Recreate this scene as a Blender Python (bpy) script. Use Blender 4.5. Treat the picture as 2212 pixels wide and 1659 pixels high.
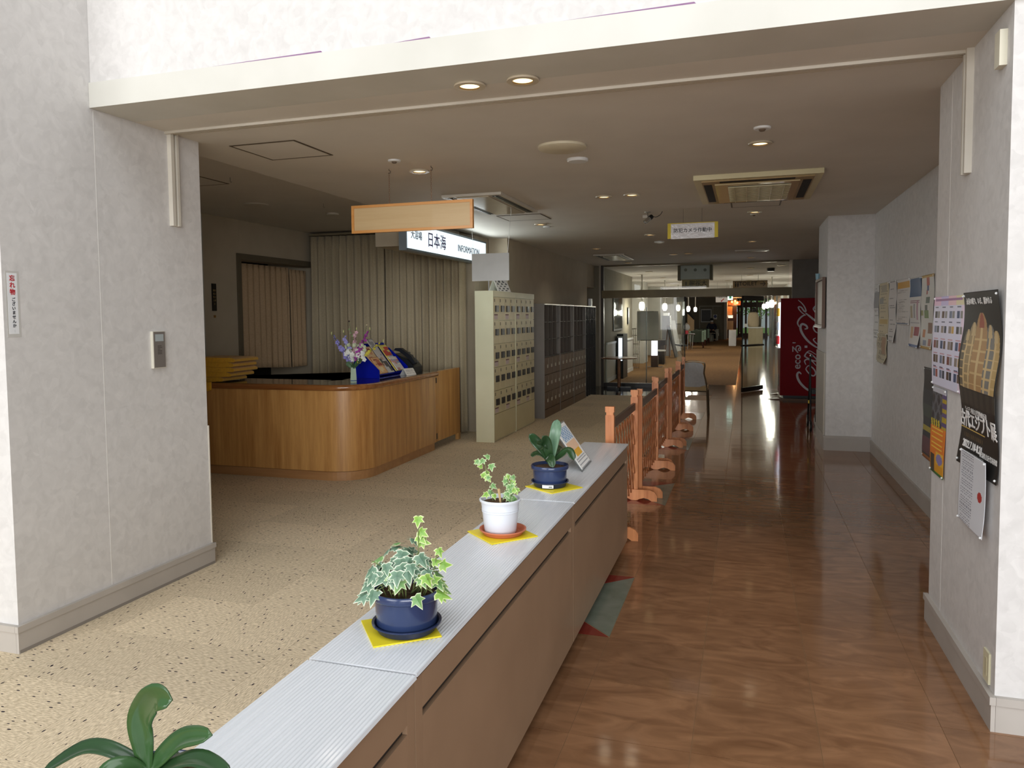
import bpy, bmesh, math, random
import numpy as np
from mathutils import Vector, Matrix, Euler
random.seed(7)
PI = math.pi
for o in list(bpy.data.objects): bpy.data.objects.remove(o)
SC = bpy.context.scene
COL = SC.collection

# ------------------------------------------------------------------ camera
F_PX, CX, CY, CAM_Z = 1640.08, 1088.97, 781.26, 1.578
RM = np.array([[0.95277807, -0.00882169, 0.30353933], [0.30351754, 0.05907485, -0.95099278], [-0.00954218, 0.99821458, 0.05896276]])
cam_data = bpy.data.cameras.new('camera'); cam = bpy.data.objects.new('camera', cam_data); COL.objects.link(cam)
cam_data.sensor_width = 36; cam_data.lens = F_PX / 2212 * 36
cam_data.shift_x = (1106 - CX) / 2212; cam_data.shift_y = (CY - 829.5) / 2212
cam_data.clip_start = 0.05; cam_data.clip_end = 300
mw = Matrix([list(RM[i]) + [0] for i in range(3)] + [[0, 0, 0, 1]]); mw.translation = (0, 0, CAM_Z)
cam.matrix_world = mw
SC.camera = cam
# ------------------------------------------------------------------ light and exposure
SC.view_settings.view_transform = 'Standard'; SC.view_settings.look = 'None'
SC.view_settings.gamma = 1; SC.view_settings.use_curve_mapping = False
SC.view_settings.exposure = 0.12
world = bpy.data.worlds.new('overcast_sky'); SC.world = world; world.use_nodes = True
bg = world.node_tree.nodes['Background']; bg.inputs[0].default_value = (0.90, 0.95, 1.0, 1); bg.inputs[1].default_value = 0.30
def area(name, loc, target, sx, sy, power, color):
    l = bpy.data.lights.new(name, 'AREA'); l.shape = 'RECTANGLE'; l.size = sx; l.size_y = sy; l.energy = power; l.color = color
    o = bpy.data.objects.new(name, l); COL.objects.link(o); o.location = loc
    o.rotation_euler = (Vector(target) - Vector(loc)).to_track_quat('-Z', 'Y').to_euler(); return o
area('atrium_skylight', (-0.9, -2.6, 7.8), (-0.9, -0.6, 0.0), 10.0, 5.5, 470, (0.96, 0.985, 1.0))
area('lobby_glazing_daylight', (7.0, -15.0, 3.0), (-3.0, 6.0, 1.2), 12.0, 5.0, 2000, (0.97, 0.985, 1.0))
area('added_left_fill', (-6.5, -12.0, 3.2), (0.5, 6.0, 1.2), 9.0, 5.0, 1000, (0.97, 0.985, 1.0))  # fill light added from the left to brighten the right pier and wall

# ------------------------------------------------------------------ photo pixel -> point (distance from the plane it touches)
def ray(px, py): return RM @ np.array([(px - CX) / F_PX, -(py - CY) / F_PX, -1.0])
O3 = np.array([0, 0, CAM_Z])
def onz(px, py, z=0.0): d = ray(px, py); return Vector(O3 + (z - CAM_Z) / d[2] * d)
def ony(px, py, y): d = ray(px, py); return Vector(O3 + y / d[1] * d)
def onx(px, py, x): d = ray(px, py); return Vector(O3 + x / d[0] * d)

# ------------------------------------------------------------------ materials
def lin(c):
    if isinstance(c, str): c = tuple(int(c[i:i + 2], 16) / 255 for i in (1, 3, 5))
    return tuple((v / 12.92 if v <= 0.04045 else ((v + 0.055) / 1.055) ** 2.4) for v in c)
MATS = {}
def mat(name, c, rough=0.6, metal=0.0, c2=None, scale=8.0, mix=0.5, bump=0.0, bscale=None, spec=0.5, coat=0.0, trans=0.0, ior=1.45, stretch=None, emit=0.0, detail=4.0, sheen=0.0, alpha=1.0):
    if name in MATS: return MATS[name]
    m = bpy.data.materials.new(name); m.use_nodes = True; nt = m.node_tree; N = nt.nodes; L = nt.links
    b = N['Principled BSDF']; c = lin(c)
    b.inputs['Base Color'].default_value = (*c, 1); b.inputs['Roughness'].default_value = rough; b.inputs['Metallic'].default_value = metal
    b.inputs['Specular IOR Level'].default_value = spec; b.inputs['Coat Weight'].default_value = coat; b.inputs['Coat Roughness'].default_value = 0.08
    b.inputs['Transmission Weight'].default_value = trans; b.inputs['IOR'].default_value = ior; b.inputs['Alpha'].default_value = alpha
    if sheen: b.inputs['Sheen Weight'].default_value = sheen
    if emit:
        b.inputs['Emission Color'].default_value = (*c, 1); b.inputs['Emission Strength'].default_value = emit
    tc = N.new('ShaderNodeTexCoord'); mp = N.new('ShaderNodeMapping'); L.new(tc.outputs['Object'], mp.inputs[0])
    if stretch: mp.inputs['Scale'].default_value = stretch
    nz = N.new('ShaderNodeTexNoise'); nz.inputs['Scale'].default_value = scale; nz.inputs['Detail'].default_value = detail; L.new(mp.outputs[0], nz.inputs['Vector'])
    c2 = lin(c2) if c2 else tuple(v * 0.93 for v in c)
    rp = N.new('ShaderNodeValToRGB'); rp.color_ramp.elements[0].position = 0.5 - mix * 0.4; rp.color_ramp.elements[1].position = 0.5 + mix * 0.4
    rp.color_ramp.elements[0].color = (*c2, 1); rp.color_ramp.elements[1].color = (*c, 1)
    L.new(nz.outputs['Fac'], rp.inputs[0]); L.new(rp.outputs[0], b.inputs['Base Color'])
    if bump:
        nb = N.new('ShaderNodeTexNoise'); nb.inputs['Scale'].default_value = bscale or scale * 4; nb.inputs['Detail'].default_value = 3; L.new(mp.outputs[0], nb.inputs['Vector'])
        bp = N.new('ShaderNodeBump'); bp.inputs['Strength'].default_value = bump; bp.inputs['Distance'].default_value = 0.01
        L.new(nb.outputs['Fac'], bp.inputs['Height']); L.new(bp.outputs[0], b.inputs['Normal'])
    MATS[name] = m; return m
def emis(name, c, s):
    if name in MATS: return MATS[name]
    m = bpy.data.materials.new(name); m.use_nodes = True; b = m.node_tree.nodes['Principled BSDF']; c = lin(c)
    b.inputs['Base Color'].default_value = (*c, 1); b.inputs['Emission Color'].default_value = (*c, 1); b.inputs['Emission Strength'].default_value = s
    MATS[name] = m; return m
def print_mat(name, rough=0.45):
    m = bpy.data.materials.new(name); m.use_nodes = True; nt = m.node_tree; b = nt.nodes['Principled BSDF']
    a = nt.nodes.new('ShaderNodeAttribute'); a.attribute_name = 'print'; nt.links.new(a.outputs['Color'], b.inputs['Base Color']); b.inputs['Roughness'].default_value = rough
    MATS[name] = m; return m

def wallpaper_mat():
    m = bpy.data.materials.new('mottled_wallpaper'); m.use_nodes = True; nt = m.node_tree; N = nt.nodes; L = nt.links; b = N['Principled BSDF']
    g = N.new('ShaderNodeNewGeometry')
    vo = N.new('ShaderNodeTexVoronoi'); vo.inputs['Scale'].default_value = 26; vo.feature = 'F1'
    nz = N.new('ShaderNodeTexNoise'); nz.inputs['Scale'].default_value = 14; nz.inputs['Detail'].default_value = 6; nz.inputs['Distortion'].default_value = 1.2
    mx = N.new('ShaderNodeMixRGB'); mx.inputs[0].default_value = 0.25
    wm_ = N.new('ShaderNodeMixRGB'); wm_.inputs[0].default_value = 0.06; L.new(g.outputs['Position'], wm_.inputs[1]); L.new(nz.outputs['Color'], wm_.inputs[2])
    L.new(g.outputs['Position'], nz.inputs['Vector']); L.new(wm_.outputs[0], vo.inputs['Vector'])
    L.new(nz.outputs['Fac'], mx.inputs[1]); L.new(vo.outputs['Color'], mx.inputs[2])
    rp = N.new('ShaderNodeValToRGB'); rp.color_ramp.elements[0].position = 0.25; rp.color_ramp.elements[1].position = 0.75
    rp.color_ramp.elements[0].color = (*lin('#c8c5c2'), 1); rp.color_ramp.elements[1].color = (*lin('#d9d6d3'), 1)
    L.new(mx.outputs[0], rp.inputs[0]); L.new(rp.outputs[0], b.inputs['Base Color']); b.inputs['Roughness'].default_value = 0.75
    bp = N.new('ShaderNodeBump'); bp.inputs['Strength'].default_value = 0.07; bp.inputs['Distance'].default_value = 0.003; L.new(mx.outputs[0], bp.inputs['Height']); L.new(bp.outputs[0], b.inputs['Normal'])
    MATS['wallpaper'] = m; return m
def tile_mat():
    m = bpy.data.materials.new('polished_brown_vinyl'); m.use_nodes = True; nt = m.node_tree; N = nt.nodes; L = nt.links; b = N['Principled BSDF']
    g = N.new('ShaderNodeNewGeometry'); oi = N.new('ShaderNodeObjectInfo')
    mp = N.new('ShaderNodeMapping'); mp.inputs['Scale'].default_value = (2.2, 5.5, 1.0); L.new(g.outputs['Position'], mp.inputs[0])
    nz = N.new('ShaderNodeTexNoise'); nz.inputs['Scale'].default_value = 1.6; nz.inputs['Detail'].default_value = 7; nz.inputs['Distortion'].default_value = 1.6; L.new(mp.outputs[0], nz.inputs['Vector'])
    rp = N.new('ShaderNodeValToRGB'); e = rp.color_ramp.elements; e[0].position = 0.30; e[1].position = 0.72
    e[0].color = (*lin('#785439'), 1); e[1].color = (*lin('#997050'), 1); L.new(nz.outputs['Fac'], rp.inputs[0])
    hs = N.new('ShaderNodeHueSaturation'); mr = N.new('ShaderNodeMapRange'); mr.inputs[3].default_value = 0.86; mr.inputs[4].default_value = 1.1
    L.new(oi.outputs['Random'], mr.inputs[0]); L.new(mr.outputs[0], hs.inputs['Value']); L.new(rp.outputs[0], hs.inputs['Color']); L.new(hs.outputs[0], b.inputs['Base Color'])
    b.inputs['Roughness'].default_value = 0.085; b.inputs['Specular IOR Level'].default_value = 0.6
    nb = N.new('ShaderNodeTexNoise'); nb.inputs['Scale'].default_value = 2.2; nb.inputs['Detail'].default_value = 2; mb = N.new('ShaderNodeMapping'); mb.inputs['Scale'].default_value = (1.0, 3.0, 1.0)
    L.new(g.outputs['Position'], mb.inputs[0]); L.new(mb.outputs[0], nb.inputs['Vector'])
    bp = N.new('ShaderNodeBump'); bp.inputs['Strength'].default_value = 0.16; bp.inputs['Distance'].default_value = 0.006; L.new(nb.outputs['Fac'], bp.inputs['Height']); L.new(bp.outputs[0], b.inputs['Normal'])
    MATS['tile'] = m; return m
def carpet_mat():
    m = bpy.data.materials.new('speckled_carpet'); m.use_nodes = True; nt = m.node_tree; N = nt.nodes; L = nt.links; b = N['Principled BSDF']
    tc = N.new('ShaderNodeTexCoord'); oi = N.new('ShaderNodeObjectInfo')
    ad = N.new('ShaderNodeVectorMath'); ad.operation = 'ADD'; cm = N.new('ShaderNodeCombineXYZ'); mu = N.new('ShaderNodeMath'); mu.operation = 'MULTIPLY'; mu.inputs[1].default_value = 37.0
    L.new(oi.outputs['Random'], mu.inputs[0]); L.new(mu.outputs[0], cm.inputs[0]); L.new(mu.outputs[0], cm.inputs[1]); L.new(tc.outputs['Object'], ad.inputs[0]); L.new(cm.outputs[0], ad.inputs[1])
    # long dark dashes
    mp = N.new('ShaderNodeMapping'); mp.inputs['Scale'].default_value = (20, 54, 1); L.new(ad.outputs[0], mp.inputs[0])
    vo = N.new('ShaderNodeTexVoronoi'); vo.inputs['Scale'].default_value = 1.0; vo.inputs['Randomness'].default_value = 0.9; L.new(mp.outputs[0], vo.inputs['Vector'])
    lt = N.new('ShaderNodeMath'); lt.operation = 'LESS_THAN'; lt.inputs[1].default_value = 0.20; L.new(vo.outputs['Distance'], lt.inputs[0])
    sp = N.new('ShaderNodeSeparateColor'); L.new(vo.outputs['Color'], sp.inputs[0])
    gt = N.new('ShaderNodeMath'); gt.operation = 'GREATER_THAN'; gt.inputs[1].default_value = 0.52; L.new(sp.outputs[0], gt.inputs[0])
    ml = N.new('ShaderNodeMath'); ml.operation = 'MULTIPLY'; L.new(lt.outputs[0], ml.inputs[0]); L.new(gt.outputs[0], ml.inputs[1])
    # fine streaky weave
    mp2 = N.new('ShaderNodeMapping'); mp2.inputs['Scale'].default_value = (40, 190, 1); L.new(ad.outputs[0], mp2.inputs[0])
    nz = N.new('ShaderNodeTexNoise'); nz.inputs['Scale'].default_value = 1.0; nz.inputs['Detail'].default_value = 3; L.new(mp2.outputs[0], nz.inputs['Vector'])
    rp = N.new('ShaderNodeValToRGB'); e = rp.color_ramp.elements; e[0].position = 0.33; e[1].position = 0.66; e[0].color = (*lin('#b8a68a'), 1); e[1].color = (*lin('#ecdabc'), 1); L.new(nz.outputs['Fac'], rp.inputs[0])
    hs = N.new('ShaderNodeHueSaturation'); mr = N.new('ShaderNodeMapRange'); mr.inputs[3].default_value = 0.92; mr.inputs[4].default_value = 1.06; L.new(oi.outputs['Random'], mr.inputs[0]); L.new(mr.outputs[0], hs.inputs['Value']); L.new(rp.outputs[0], hs.inputs['Color'])
    mx = N.new('ShaderNodeMixRGB'); mx.inputs[2].default_value = (*lin('#2c2430'), 1); L.new(ml.outputs[0], mx.inputs[0]); L.new(hs.outputs[0], mx.inputs[1])
    L.new(mx.outputs[0], b.inputs['Base Color']); b.inputs['Roughness'].default_value = 0.95; b.inputs['Specular IOR Level'].default_value = 0.1
    bp = N.new('ShaderNodeBump'); bp.inputs['Strength'].default_value = 0.35; bp.inputs['Distance'].default_value = 0.003; L.new(nz.outputs['Fac'], bp.inputs['Height']); L.new(bp.outputs[0], b.inputs['Normal'])
    MATS['carpet'] = m; return m
def wood_mat(name, c1, c2, rough=0.35, axis='z', scale=1.0, coat=0.2):
    m = bpy.data.materials.new(name); m.use_nodes = True; nt = m.node_tree; N = nt.nodes; L = nt.links; b = N['Principled BSDF']
    tc = N.new('ShaderNodeTexCoord'); mp = N.new('ShaderNodeMapping'); L.new(tc.outputs['Object'], mp.inputs[0])
    s = {'z': (11, 11, 0.7), 'x': (0.7, 11, 11), 'y': (11, 0.7, 11)}[axis]; mp.inputs['Scale'].default_value = tuple(v * scale for v in s)
    nz = N.new('ShaderNodeTexNoise'); nz.inputs['Scale'].default_value = 1.2; nz.inputs['Detail'].default_value = 8; nz.inputs['Roughness'].default_value = 0.7; L.new(mp.outputs[0], nz.inputs['Vector'])
    rp = N.new('ShaderNodeValToRGB'); e = rp.color_ramp.elements; e[0].position = 0.3; e[1].position = 0.7; e[0].color = (*lin(c1), 1); e[1].color = (*lin(c2), 1)
    L.new(nz.outputs['Fac'], rp.inputs[0]); L.new(rp.outputs[0], b.inputs['Base Color']); b.inputs['Roughness'].default_value = rough; b.inputs['Coat Weight'].default_value = coat
    MATS[name] = m; return m
def glass_mat():
    m = bpy.data.materials.new('clear_glass'); m.use_nodes = True; nt = m.node_tree; N = nt.nodes; L = nt.links
    out = N['Material Output']; tr = N.new('ShaderNodeBsdfTransparent'); tr.inputs[0].default_value = (0.93, 0.96, 0.94, 1); gl = N.new('ShaderNodeBsdfGlossy'); gl.inputs['Roughness'].default_value = 0.02
    fr = N.new('ShaderNodeFresnel'); fr.inputs[0].default_value = 1.45; mx = N.new('ShaderNodeMixShader'); ge = N.new('ShaderNodeNewGeometry'); iv = N.new('ShaderNodeMath'); iv.operation = 'SUBTRACT'; iv.inputs[0].default_value = 1.0; L.new(ge.outputs['Backfacing'], iv.inputs[1]); ml = N.new('ShaderNodeMath'); ml.operation = 'MULTIPLY'; L.new(iv.outputs[0], ml.inputs[0]); L.new(fr.outputs[0], ml.inputs[1]); L.new(ml.outputs[0], mx.inputs[0]); L.new(tr.outputs[0], mx.inputs[1]); L.new(gl.outputs[0], mx.inputs[2]); L.new(mx.outputs[0], out.inputs[0])
    N.remove(N['Principled BSDF']); MATS['glass'] = m; return m
WP = wallpaper_mat(); TILE = tile_mat(); CARPET = carpet_mat(); GLASS = glass_mat(); PRINT = print_mat('printed_paper')
COUNTER_WOOD = wood_mat('counter_veneer', '#a5713a', '#d8a563', 0.32, 'z', 1.0, 0.3)
NOSING = wood_mat('counter_nosing', '#7d4a24', '#a8703c', 0.22, 'x', 1.0, 0.5)
FENCE_WOOD = wood_mat('fence_cedar', '#b0673a', '#d9925c', 0.45, 'z', 1.6, 0.1)
FENCE_SLAT = wood_mat('fence_slat_brown', '#74401f', '#9c5c33', 0.45, 'z', 2.0, 0.1)
FENCE_RAIL = wood_mat('fence_rail_brown', '#4a3120', '#6a4a33', 0.5, 'y', 2.0, 0.05)
PALE_WOOD = wood_mat('pale_maple', '#b39668', '#bfa479', 0.5, 'x', 1.0, 0.05)
ORANGE_WOOD = wood_mat('honey_frame', '#b97c38', '#cf9450', 0.45, 'x', 1.0, 0.1)
TABLE_WOOD = wood_mat('brown_table_wood', '#6d4426', '#946034', 0.3, 'x', 1.0, 0.3)
STAIR_WOOD = wood_mat('pale_stair_panel', '#cfa976', '#dcb988', 0.5, 'z', 0.6, 0.05)
BASEB = mat('baseboard_taupe', '#b9b2aa', 0.5, c2='#ada69e', scale=3)
CEIL = mat('ceiling_paint', '#d9d3c9', 0.9, c2='#d2ccc2', scale=2.0, bump=0.06, bscale=160)
CREAM_TRIM = mat('cream_band', '#d2d0c8', 0.6, c2='#c8c6bd', scale=2.5)
TRIMW = mat('trim_cream', '#cfc8ba', 0.45)
WHITE = mat('white_plastic', '#e6e7e6', 0.4)
BLACK = mat('black_plastic', '#141414', 0.4)
DARK = mat('dark_recess', '#1a1613', 0.7)
CHROME = mat('chrome', '#c9c9c9', 0.16, 1.0)
STEEL = mat('brushed_steel', '#a8a49c', 0.35, 1.0)
WARM_LAMP = emis('warm_lamp', '#ffdba0', 2.6)
COOL_LAMP = emis('pendant_glow', '#fff7ea', 4.0)

# ------------------------------------------------------------------ mesh helpers: all points in world space
def wm(o):
    m = Matrix.LocRotScale(o.location, o.rotation_euler, o.scale)
    return wm(o.parent) @ m if o.parent else m
class MB:
    def __init__(s): s.bm = bmesh.new()
    def box(s, x0, x1, y0, y1, z0, z1, M=None):
        vs = [s.bm.verts.new(M @ Vector(p) if M else p) for p in ((x0, y0, z0), (x1, y0, z0), (x1, y1, z0), (x0, y1, z0), (x0, y0, z1), (x1, y0, z1), (x1, y1, z1), (x0, y1, z1))]
        for f in ((3, 2, 1, 0), (4, 5, 6, 7), (0, 1, 5, 4), (1, 2, 6, 5), (2, 3, 7, 6), (3, 0, 4, 7)): s.bm.faces.new([vs[i] for i in f])
        return s
    def prism(s, pts, axis, a, b, M=None):   # 2D outline pushed along an axis
        def P(u, v, w): p = Vector({'x': (w, u, v), 'y': (u, w, v), 'z': (u, v, w)}[axis]); return M @ p if M else p
        A = [s.bm.verts.new(P(u, v, a)) for u, v in pts]; B = [s.bm.verts.new(P(u, v, b)) for u, v in pts]; n = len(pts)
        s.bm.faces.new(A[::-1]); s.bm.faces.new(B)
        for i in range(n): s.bm.faces.new((A[i], A[(i + 1) % n], B[(i + 1) % n], B[i]))
        return s
    def lathe(s, prof, c=(0, 0, 0), n=24, M=None, cap=True):
        rings = []
        for r, z in prof:
            rings.append([s.bm.verts.new((M @ Vector((r * math.cos(2 * PI * i / n), r * math.sin(2 * PI * i / n), z)) if M else Vector((r * math.cos(2 * PI * i / n), r * math.sin(2 * PI * i / n), z))) + Vector(c)) for i in range(n)])
        for a, b in zip(rings, rings[1:]):
            for i in range(n): s.bm.faces.new((a[i], a[(i + 1) % n], b[(i + 1) % n], b[i]))
        if cap:
            if prof[0][0] > 1e-6: s.bm.faces.new(rings[0][::-1])
            if prof[-1][0] > 1e-6: s.bm.faces.new(rings[-1])
        return s
    def tube(s, pts, r, n=8, close=False):
        pts = [Vector(p) for p in pts]; m = len(pts); rr = r if isinstance(r, (list, tuple)) else [r] * m; rings = []; up = None
        for i, p in enumerate(pts):
            t = (pts[min(i + 1, m - 1)] - pts[max(i - 1, 0)])
            if close: t = pts[(i + 1) % m] - pts[i - 1]
            t.normalize()
            if up is None: up = t.orthogonal()
            up = (up - t * up.dot(t)); up = up.normalized() if up.length > 1e-6 else t.orthogonal().normalized()
            w = t.cross(up)
            rings.append([s.bm.verts.new(p + (up * math.cos(2 * PI * k / n) + w * math.sin(2 * PI * k / n)) * rr[i]) for k in range(n)])
        seq = list(zip(rings, rings[1:])) + ([(rings[-1], rings[0])] if close else [])
        for a, b in seq:
            for k in range(n): s.bm.faces.new((a[k], a[(k + 1) % n], b[(k + 1) % n], b[k]))
        if not close: s.bm.faces.new(rings[0][::-1]); s.bm.faces.new(rings[-1])
        return s
    def grid(s, f, nu, nv, closed_u=False):
        V = [[s.bm.verts.new(f(i / nu, j / nv)) for j in range(nv + 1)] for i in range(nu + (0 if closed_u else 1))]
        for i in range(nu):
            for j in range(nv):
                a, b = V[i], V[(i + 1) % len(V)]; s.bm.faces.new((a[j], b[j], b[j + 1], a[j + 1]))
        return s
    def sphere(s, c, r, n=12, sc=(1, 1, 1)):
        m = Matrix.Translation(c) @ Matrix.Diagonal((*sc, 1)); bmesh.ops.create_uvsphere(s.bm, u_segments=n, v_segments=max(6, n * 2 // 3), radius=r, matrix=m); return s
    def bevel(s, w, seg=2):
        es = [e for e in s.bm.edges if len(e.link_faces) == 2 and e.calc_face_angle(0) > 0.6]
        bmesh.ops.bevel(s.bm, geom=es, offset=w, segments=seg, affect='EDGES', profile=0.5); return s
    def mesh(s, name, smooth=False):
        bmesh.ops.recalc_face_normals(s.bm, faces=s.bm.faces[:]) if len(s.bm.faces) < 60000 else None
        me = bpy.data.meshes.new(name); s.bm.to_mesh(me); s.bm.free()
        if smooth:
            me.polygons.foreach_set('use_smooth', [True] * len(me.polygons))
            try: me.set_sharp_from_angle(angle=0.7)
            except Exception: pass
        return me
    def build(s, name, m, parent=None, smooth=False, origin=None, solid=0.0):
        me = s.mesh(name, smooth)
        me.materials.append(m)
        o = bpy.data.objects.new(name, me); COL.objects.link(o)
        co = np.empty(len(me.vertices) * 3); me.vertices.foreach_get('co', co); co = co.reshape(-1, 3)
        if parent:
            inv = wm(parent).inverted(); A = np.array(inv); co = co @ A[:3, :3].T + A[:3, 3]; o.parent = parent
        if origin is None: c = np.array([(co[:, 0].min() + co[:, 0].max()) / 2, (co[:, 1].min() + co[:, 1].max()) / 2, co[:, 2].min()])
        else: c = np.array(origin, float)
        me.vertices.foreach_set('co', (co - c).ravel()); me.update(); o.location = c
        if solid:
            md = o.modifiers.new('thickness', 'SOLIDIFY'); md.thickness = solid; md.offset = 0
        return o
def B(x0, x1, y0, y1, z0, z1): return MB().box(min(x0, x1), max(x0, x1), min(y0, y1), max(y0, y1), min(z0, z1), max(z0, z1))
def tag(o, label=None, cat=None, group=None, kind=None):
    if label: o['label'] = label
    if cat: o['category'] = cat
    if group: o['group'] = group
    if kind: o['kind'] = kind
    return o
def thing(name, label, cat, loc=(0, 0, 0), rotz=0.0, group=None):
    o = bpy.data.objects.new(name, None); COL.objects.link(o); o.location = loc; o.rotation_euler = (0, 0, rotz); o.empty_display_size = 0.1
    return tag(o, label, cat, group)
def struct(o): o['kind'] = 'structure'; return o
def inst(name, me, parent=None, loc=(0, 0, 0), rot=(0, 0, 0), sc=(1, 1, 1)):
    o = bpy.data.objects.new(name, me); COL.objects.link(o); o.parent = parent; o.location = loc; o.rotation_euler = rot; o.scale = sc; return o
def copy_tree(o, parent=None):
    c = o.copy(); COL.objects.link(c); c.parent = parent
    for ch in list(o.children): copy_tree(ch, c)
    return c
def text(name, body, size, m, parent, loc, rot=(PI / 2, 0, 0), bold=0.0, ext=0.0006, align='CENTER', sx=1.0, warp=None, spacing=1.0, line=1.0):
    # flat lettering turned into a mesh; loc/rot in world space
    cu = bpy.data.curves.new(name, 'FONT'); cu.body = body; cu.size = size; cu.extrude = ext; cu.offset = 0.0; cu.bevel_depth = bold * 0.8; cu.bevel_resolution = 0; cu.align_x = align; cu.align_y = 'CENTER'; cu.space_character = spacing; cu.space_line = line; cu.resolution_u = 3
    t = bpy.data.objects.new('tmp', cu); COL.objects.link(t); dg = bpy.context.evaluated_depsgraph_get()
    me = bpy.data.meshes.new_from_object(t.evaluated_get(dg)); bpy.data.objects.remove(t); bpy.data.curves.remove(cu)
    M = Matrix.Translation(loc) @ Euler(rot).to_matrix().to_4x4() @ Matrix.Diagonal((sx, 1, 1, 1))
    me.transform(M)
    if warp:
        for v in me.vertices: v.co = warp(v.co)
    me.materials.clear(); me.materials.append(m); me.name = name
    o = bpy.data.objects.new(name, me); COL.objects.link(o)
    if parent: me.transform(wm(parent).inverted()); o.parent = parent
    return o
def painted(name, f, nx, ny, paint, parent=None, thick=0.0015, m=None):
    # f(u,v) -> world point (u right, v up), paint(u,v) -> sRGB hex/tuple : flat print kept as face colours
    mb = MB(); mb.grid(f, nx, ny); me = bpy.data.meshes.new(name); mb.bm.to_mesh(me); mb.bm.free()
    me.materials.append(m or PRINT)
    at = me.color_attributes.new('print', 'FLOAT_COLOR', 'CORNER'); cols = np.ones((len(me.loops), 4), np.float32); k = 0
    for i in range(nx):
        for j in range(ny):
            c = lin(paint((i + 0.5) / nx, (j + 0.5) / ny)); cols[k * 4:(k + 1) * 4, :3] = c; k += 1
    at.data.foreach_set('color', cols.ravel())
    me.polygons.foreach_set('use_smooth', [True] * len(me.polygons))
    o = bpy.data.objects.new(name, me); COL.objects.link(o)
    if parent: me.transform(wm(parent).inverted()); o.parent = parent
    else:
        c = sum((v.co for v in me.vertices), Vector()) / len(me.vertices); c.z = min(v.co.z for v in me.vertices); me.transform(Matrix.Translation(-c)); o.location = c
    if thick:
        md = o.modifiers.new('thickness', 'SOLIDIFY'); md.thickness = thick; md.offset = 0
    return o
def pxbox(px0, px1, py0, py1, y, d=0.3, floor=False):   # a box whose near face, at distance y, covers these photo pixels
    a = ony(px0, py1, y); b = ony(px1, py0, y); return B(a.x, b.x, y, y + d, 0.0 if floor else a.z, b.z)
# ================================================================== STRUCTURE
XL, XR, XW, YH, ZC, YG = -3.287, 0.904, 1.371, 3.21, 2.69, 16.8
JOINT = mat('floor_joint', '#a98560', 0.7)
floor = struct(B(-10, 4.5, -7, 62, -0.12, -0.003).build('floor', JOINT))
# polished vinyl tiles, 0.45 m
tm = MB().box(-0.2238, 0.2238, -0.2238, 0.2238, -0.003, 0.0).mesh('floor_tile'); tm.materials.append(TILE)
TX, TY = -0.178, 3.179
GREY_IN = mat('grey_inlay', '#7f8478', 0.16, c2='#66705f', scale=9, mix=0.6); RED_IN = mat('red_inlay', '#8a3a30', 0.16, c2='#75291f', scale=5)
for j in range(-6, 30):
    yc = TY + (j + 0.5) * 0.45
    for i in range(-2, 6):
        xc = TX + (i + 0.5) * 0.45
        if i >= 4 and yc > 3.3: continue
        if i == 3 and yc > 16.4: continue
        if i == -2 and j >= 1 and (j - 1) % 6 in (0, 1): continue
        t = inst('floor_tile', tm, floor, (xc, yc, 0.06), (0, 0, 0)) if False else inst('floor_tile', tm, floor, (xc - floor.location.x, yc - floor.location.y, -floor.location.z))
for k in range(4):    # grey triangle inlays with red corners beside the cabinet and fence
    y0 = TY + 0.45 + 2.7 * k; x0, x1 = TX - 0.9, TX - 0.45
    MB().prism([(x1 - .002, y0 + .01), (x1 - .002, y0 + 0.89), (x0 + .002, y0 + 0.45)], 'z', -0.003, 0.0).build('floor_inlay', GREY_IN, floor)['label'] = 'grey triangular floor inlay'
    for a, b in ((y0, y0 + 0.44), (y0 + 0.9, y0 + 0.46)):
        s = 0.004 if b > a else -0.004
        MB().prism([(x0, a + s), (x1 - .006, a + s), (x0, b)], 'z', -0.003, 0.0).build('floor_inlay', RED_IN, floor)['label'] = 'red triangular floor inlay'
# carpet squares, 0.5 m, laid with alternating direction
cm = MB().box(-0.2494, 0.2494, -0.2494, 0.2494, -0.003, 0.002).mesh('carpet_tile'); cm.materials.append(CARPET)
n = 0
for j in range(0, 29):
    yc = 0.49 + (j + 0.5) * 0.5
    for i in range(0, 10):
        xc = -1.079 - (i + 0.5) * 0.5
        if yc < 4 and xc < -3.4 and yc > 2.75: continue
        if yc < 2.7 and xc < -4.4: continue
        if yc > 7.0 and xc < -3.6: continue
        if yc > 15: continue
        inst('carpet_tile', cm, floor, (xc - floor.location.x, yc - floor.location.y, -floor.location.z), (0, 0, (PI / 2) * ((i + j) % 2) + PI * ((i * 7 + j * 3) % 2))); n += 1
B(-7, -1.08, 6.99, 14.74, -0.003, -0.001).build('floor_underlay', CARPET, floor)
B(-3.24, -1.079, 14.99, YG + 0.9, -0.003, 0.0).build('dark_threshold_floor', mat('black_polished_stone', '#26201c', 0.08, c2='#1b1613', scale=5), floor)
FARCARPET = mat('far_brown_carpet', '#8a6a45', 0.95, c2='#75583a', scale=14, spec=0.1)
B(-7, -0.22, YG + 0.9, 58, -0.003, 0.0).build('far_carpet', FARCARPET, floor)
FARPOL = mat('far_polished_floor', '#6b4a33', 0.09, c2='#553926', scale=3, bump=0.08, bscale=3)
B(-1.079, -0.22, TY + 13.49, YG + 0.9, -0.003, 0.0).build('polished_strip', FARPOL, floor)
B(-0.21, 2.6, TY + 13.49, 58, -0.003, 0.0).build('polished_strip', FARPOL, floor)
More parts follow.
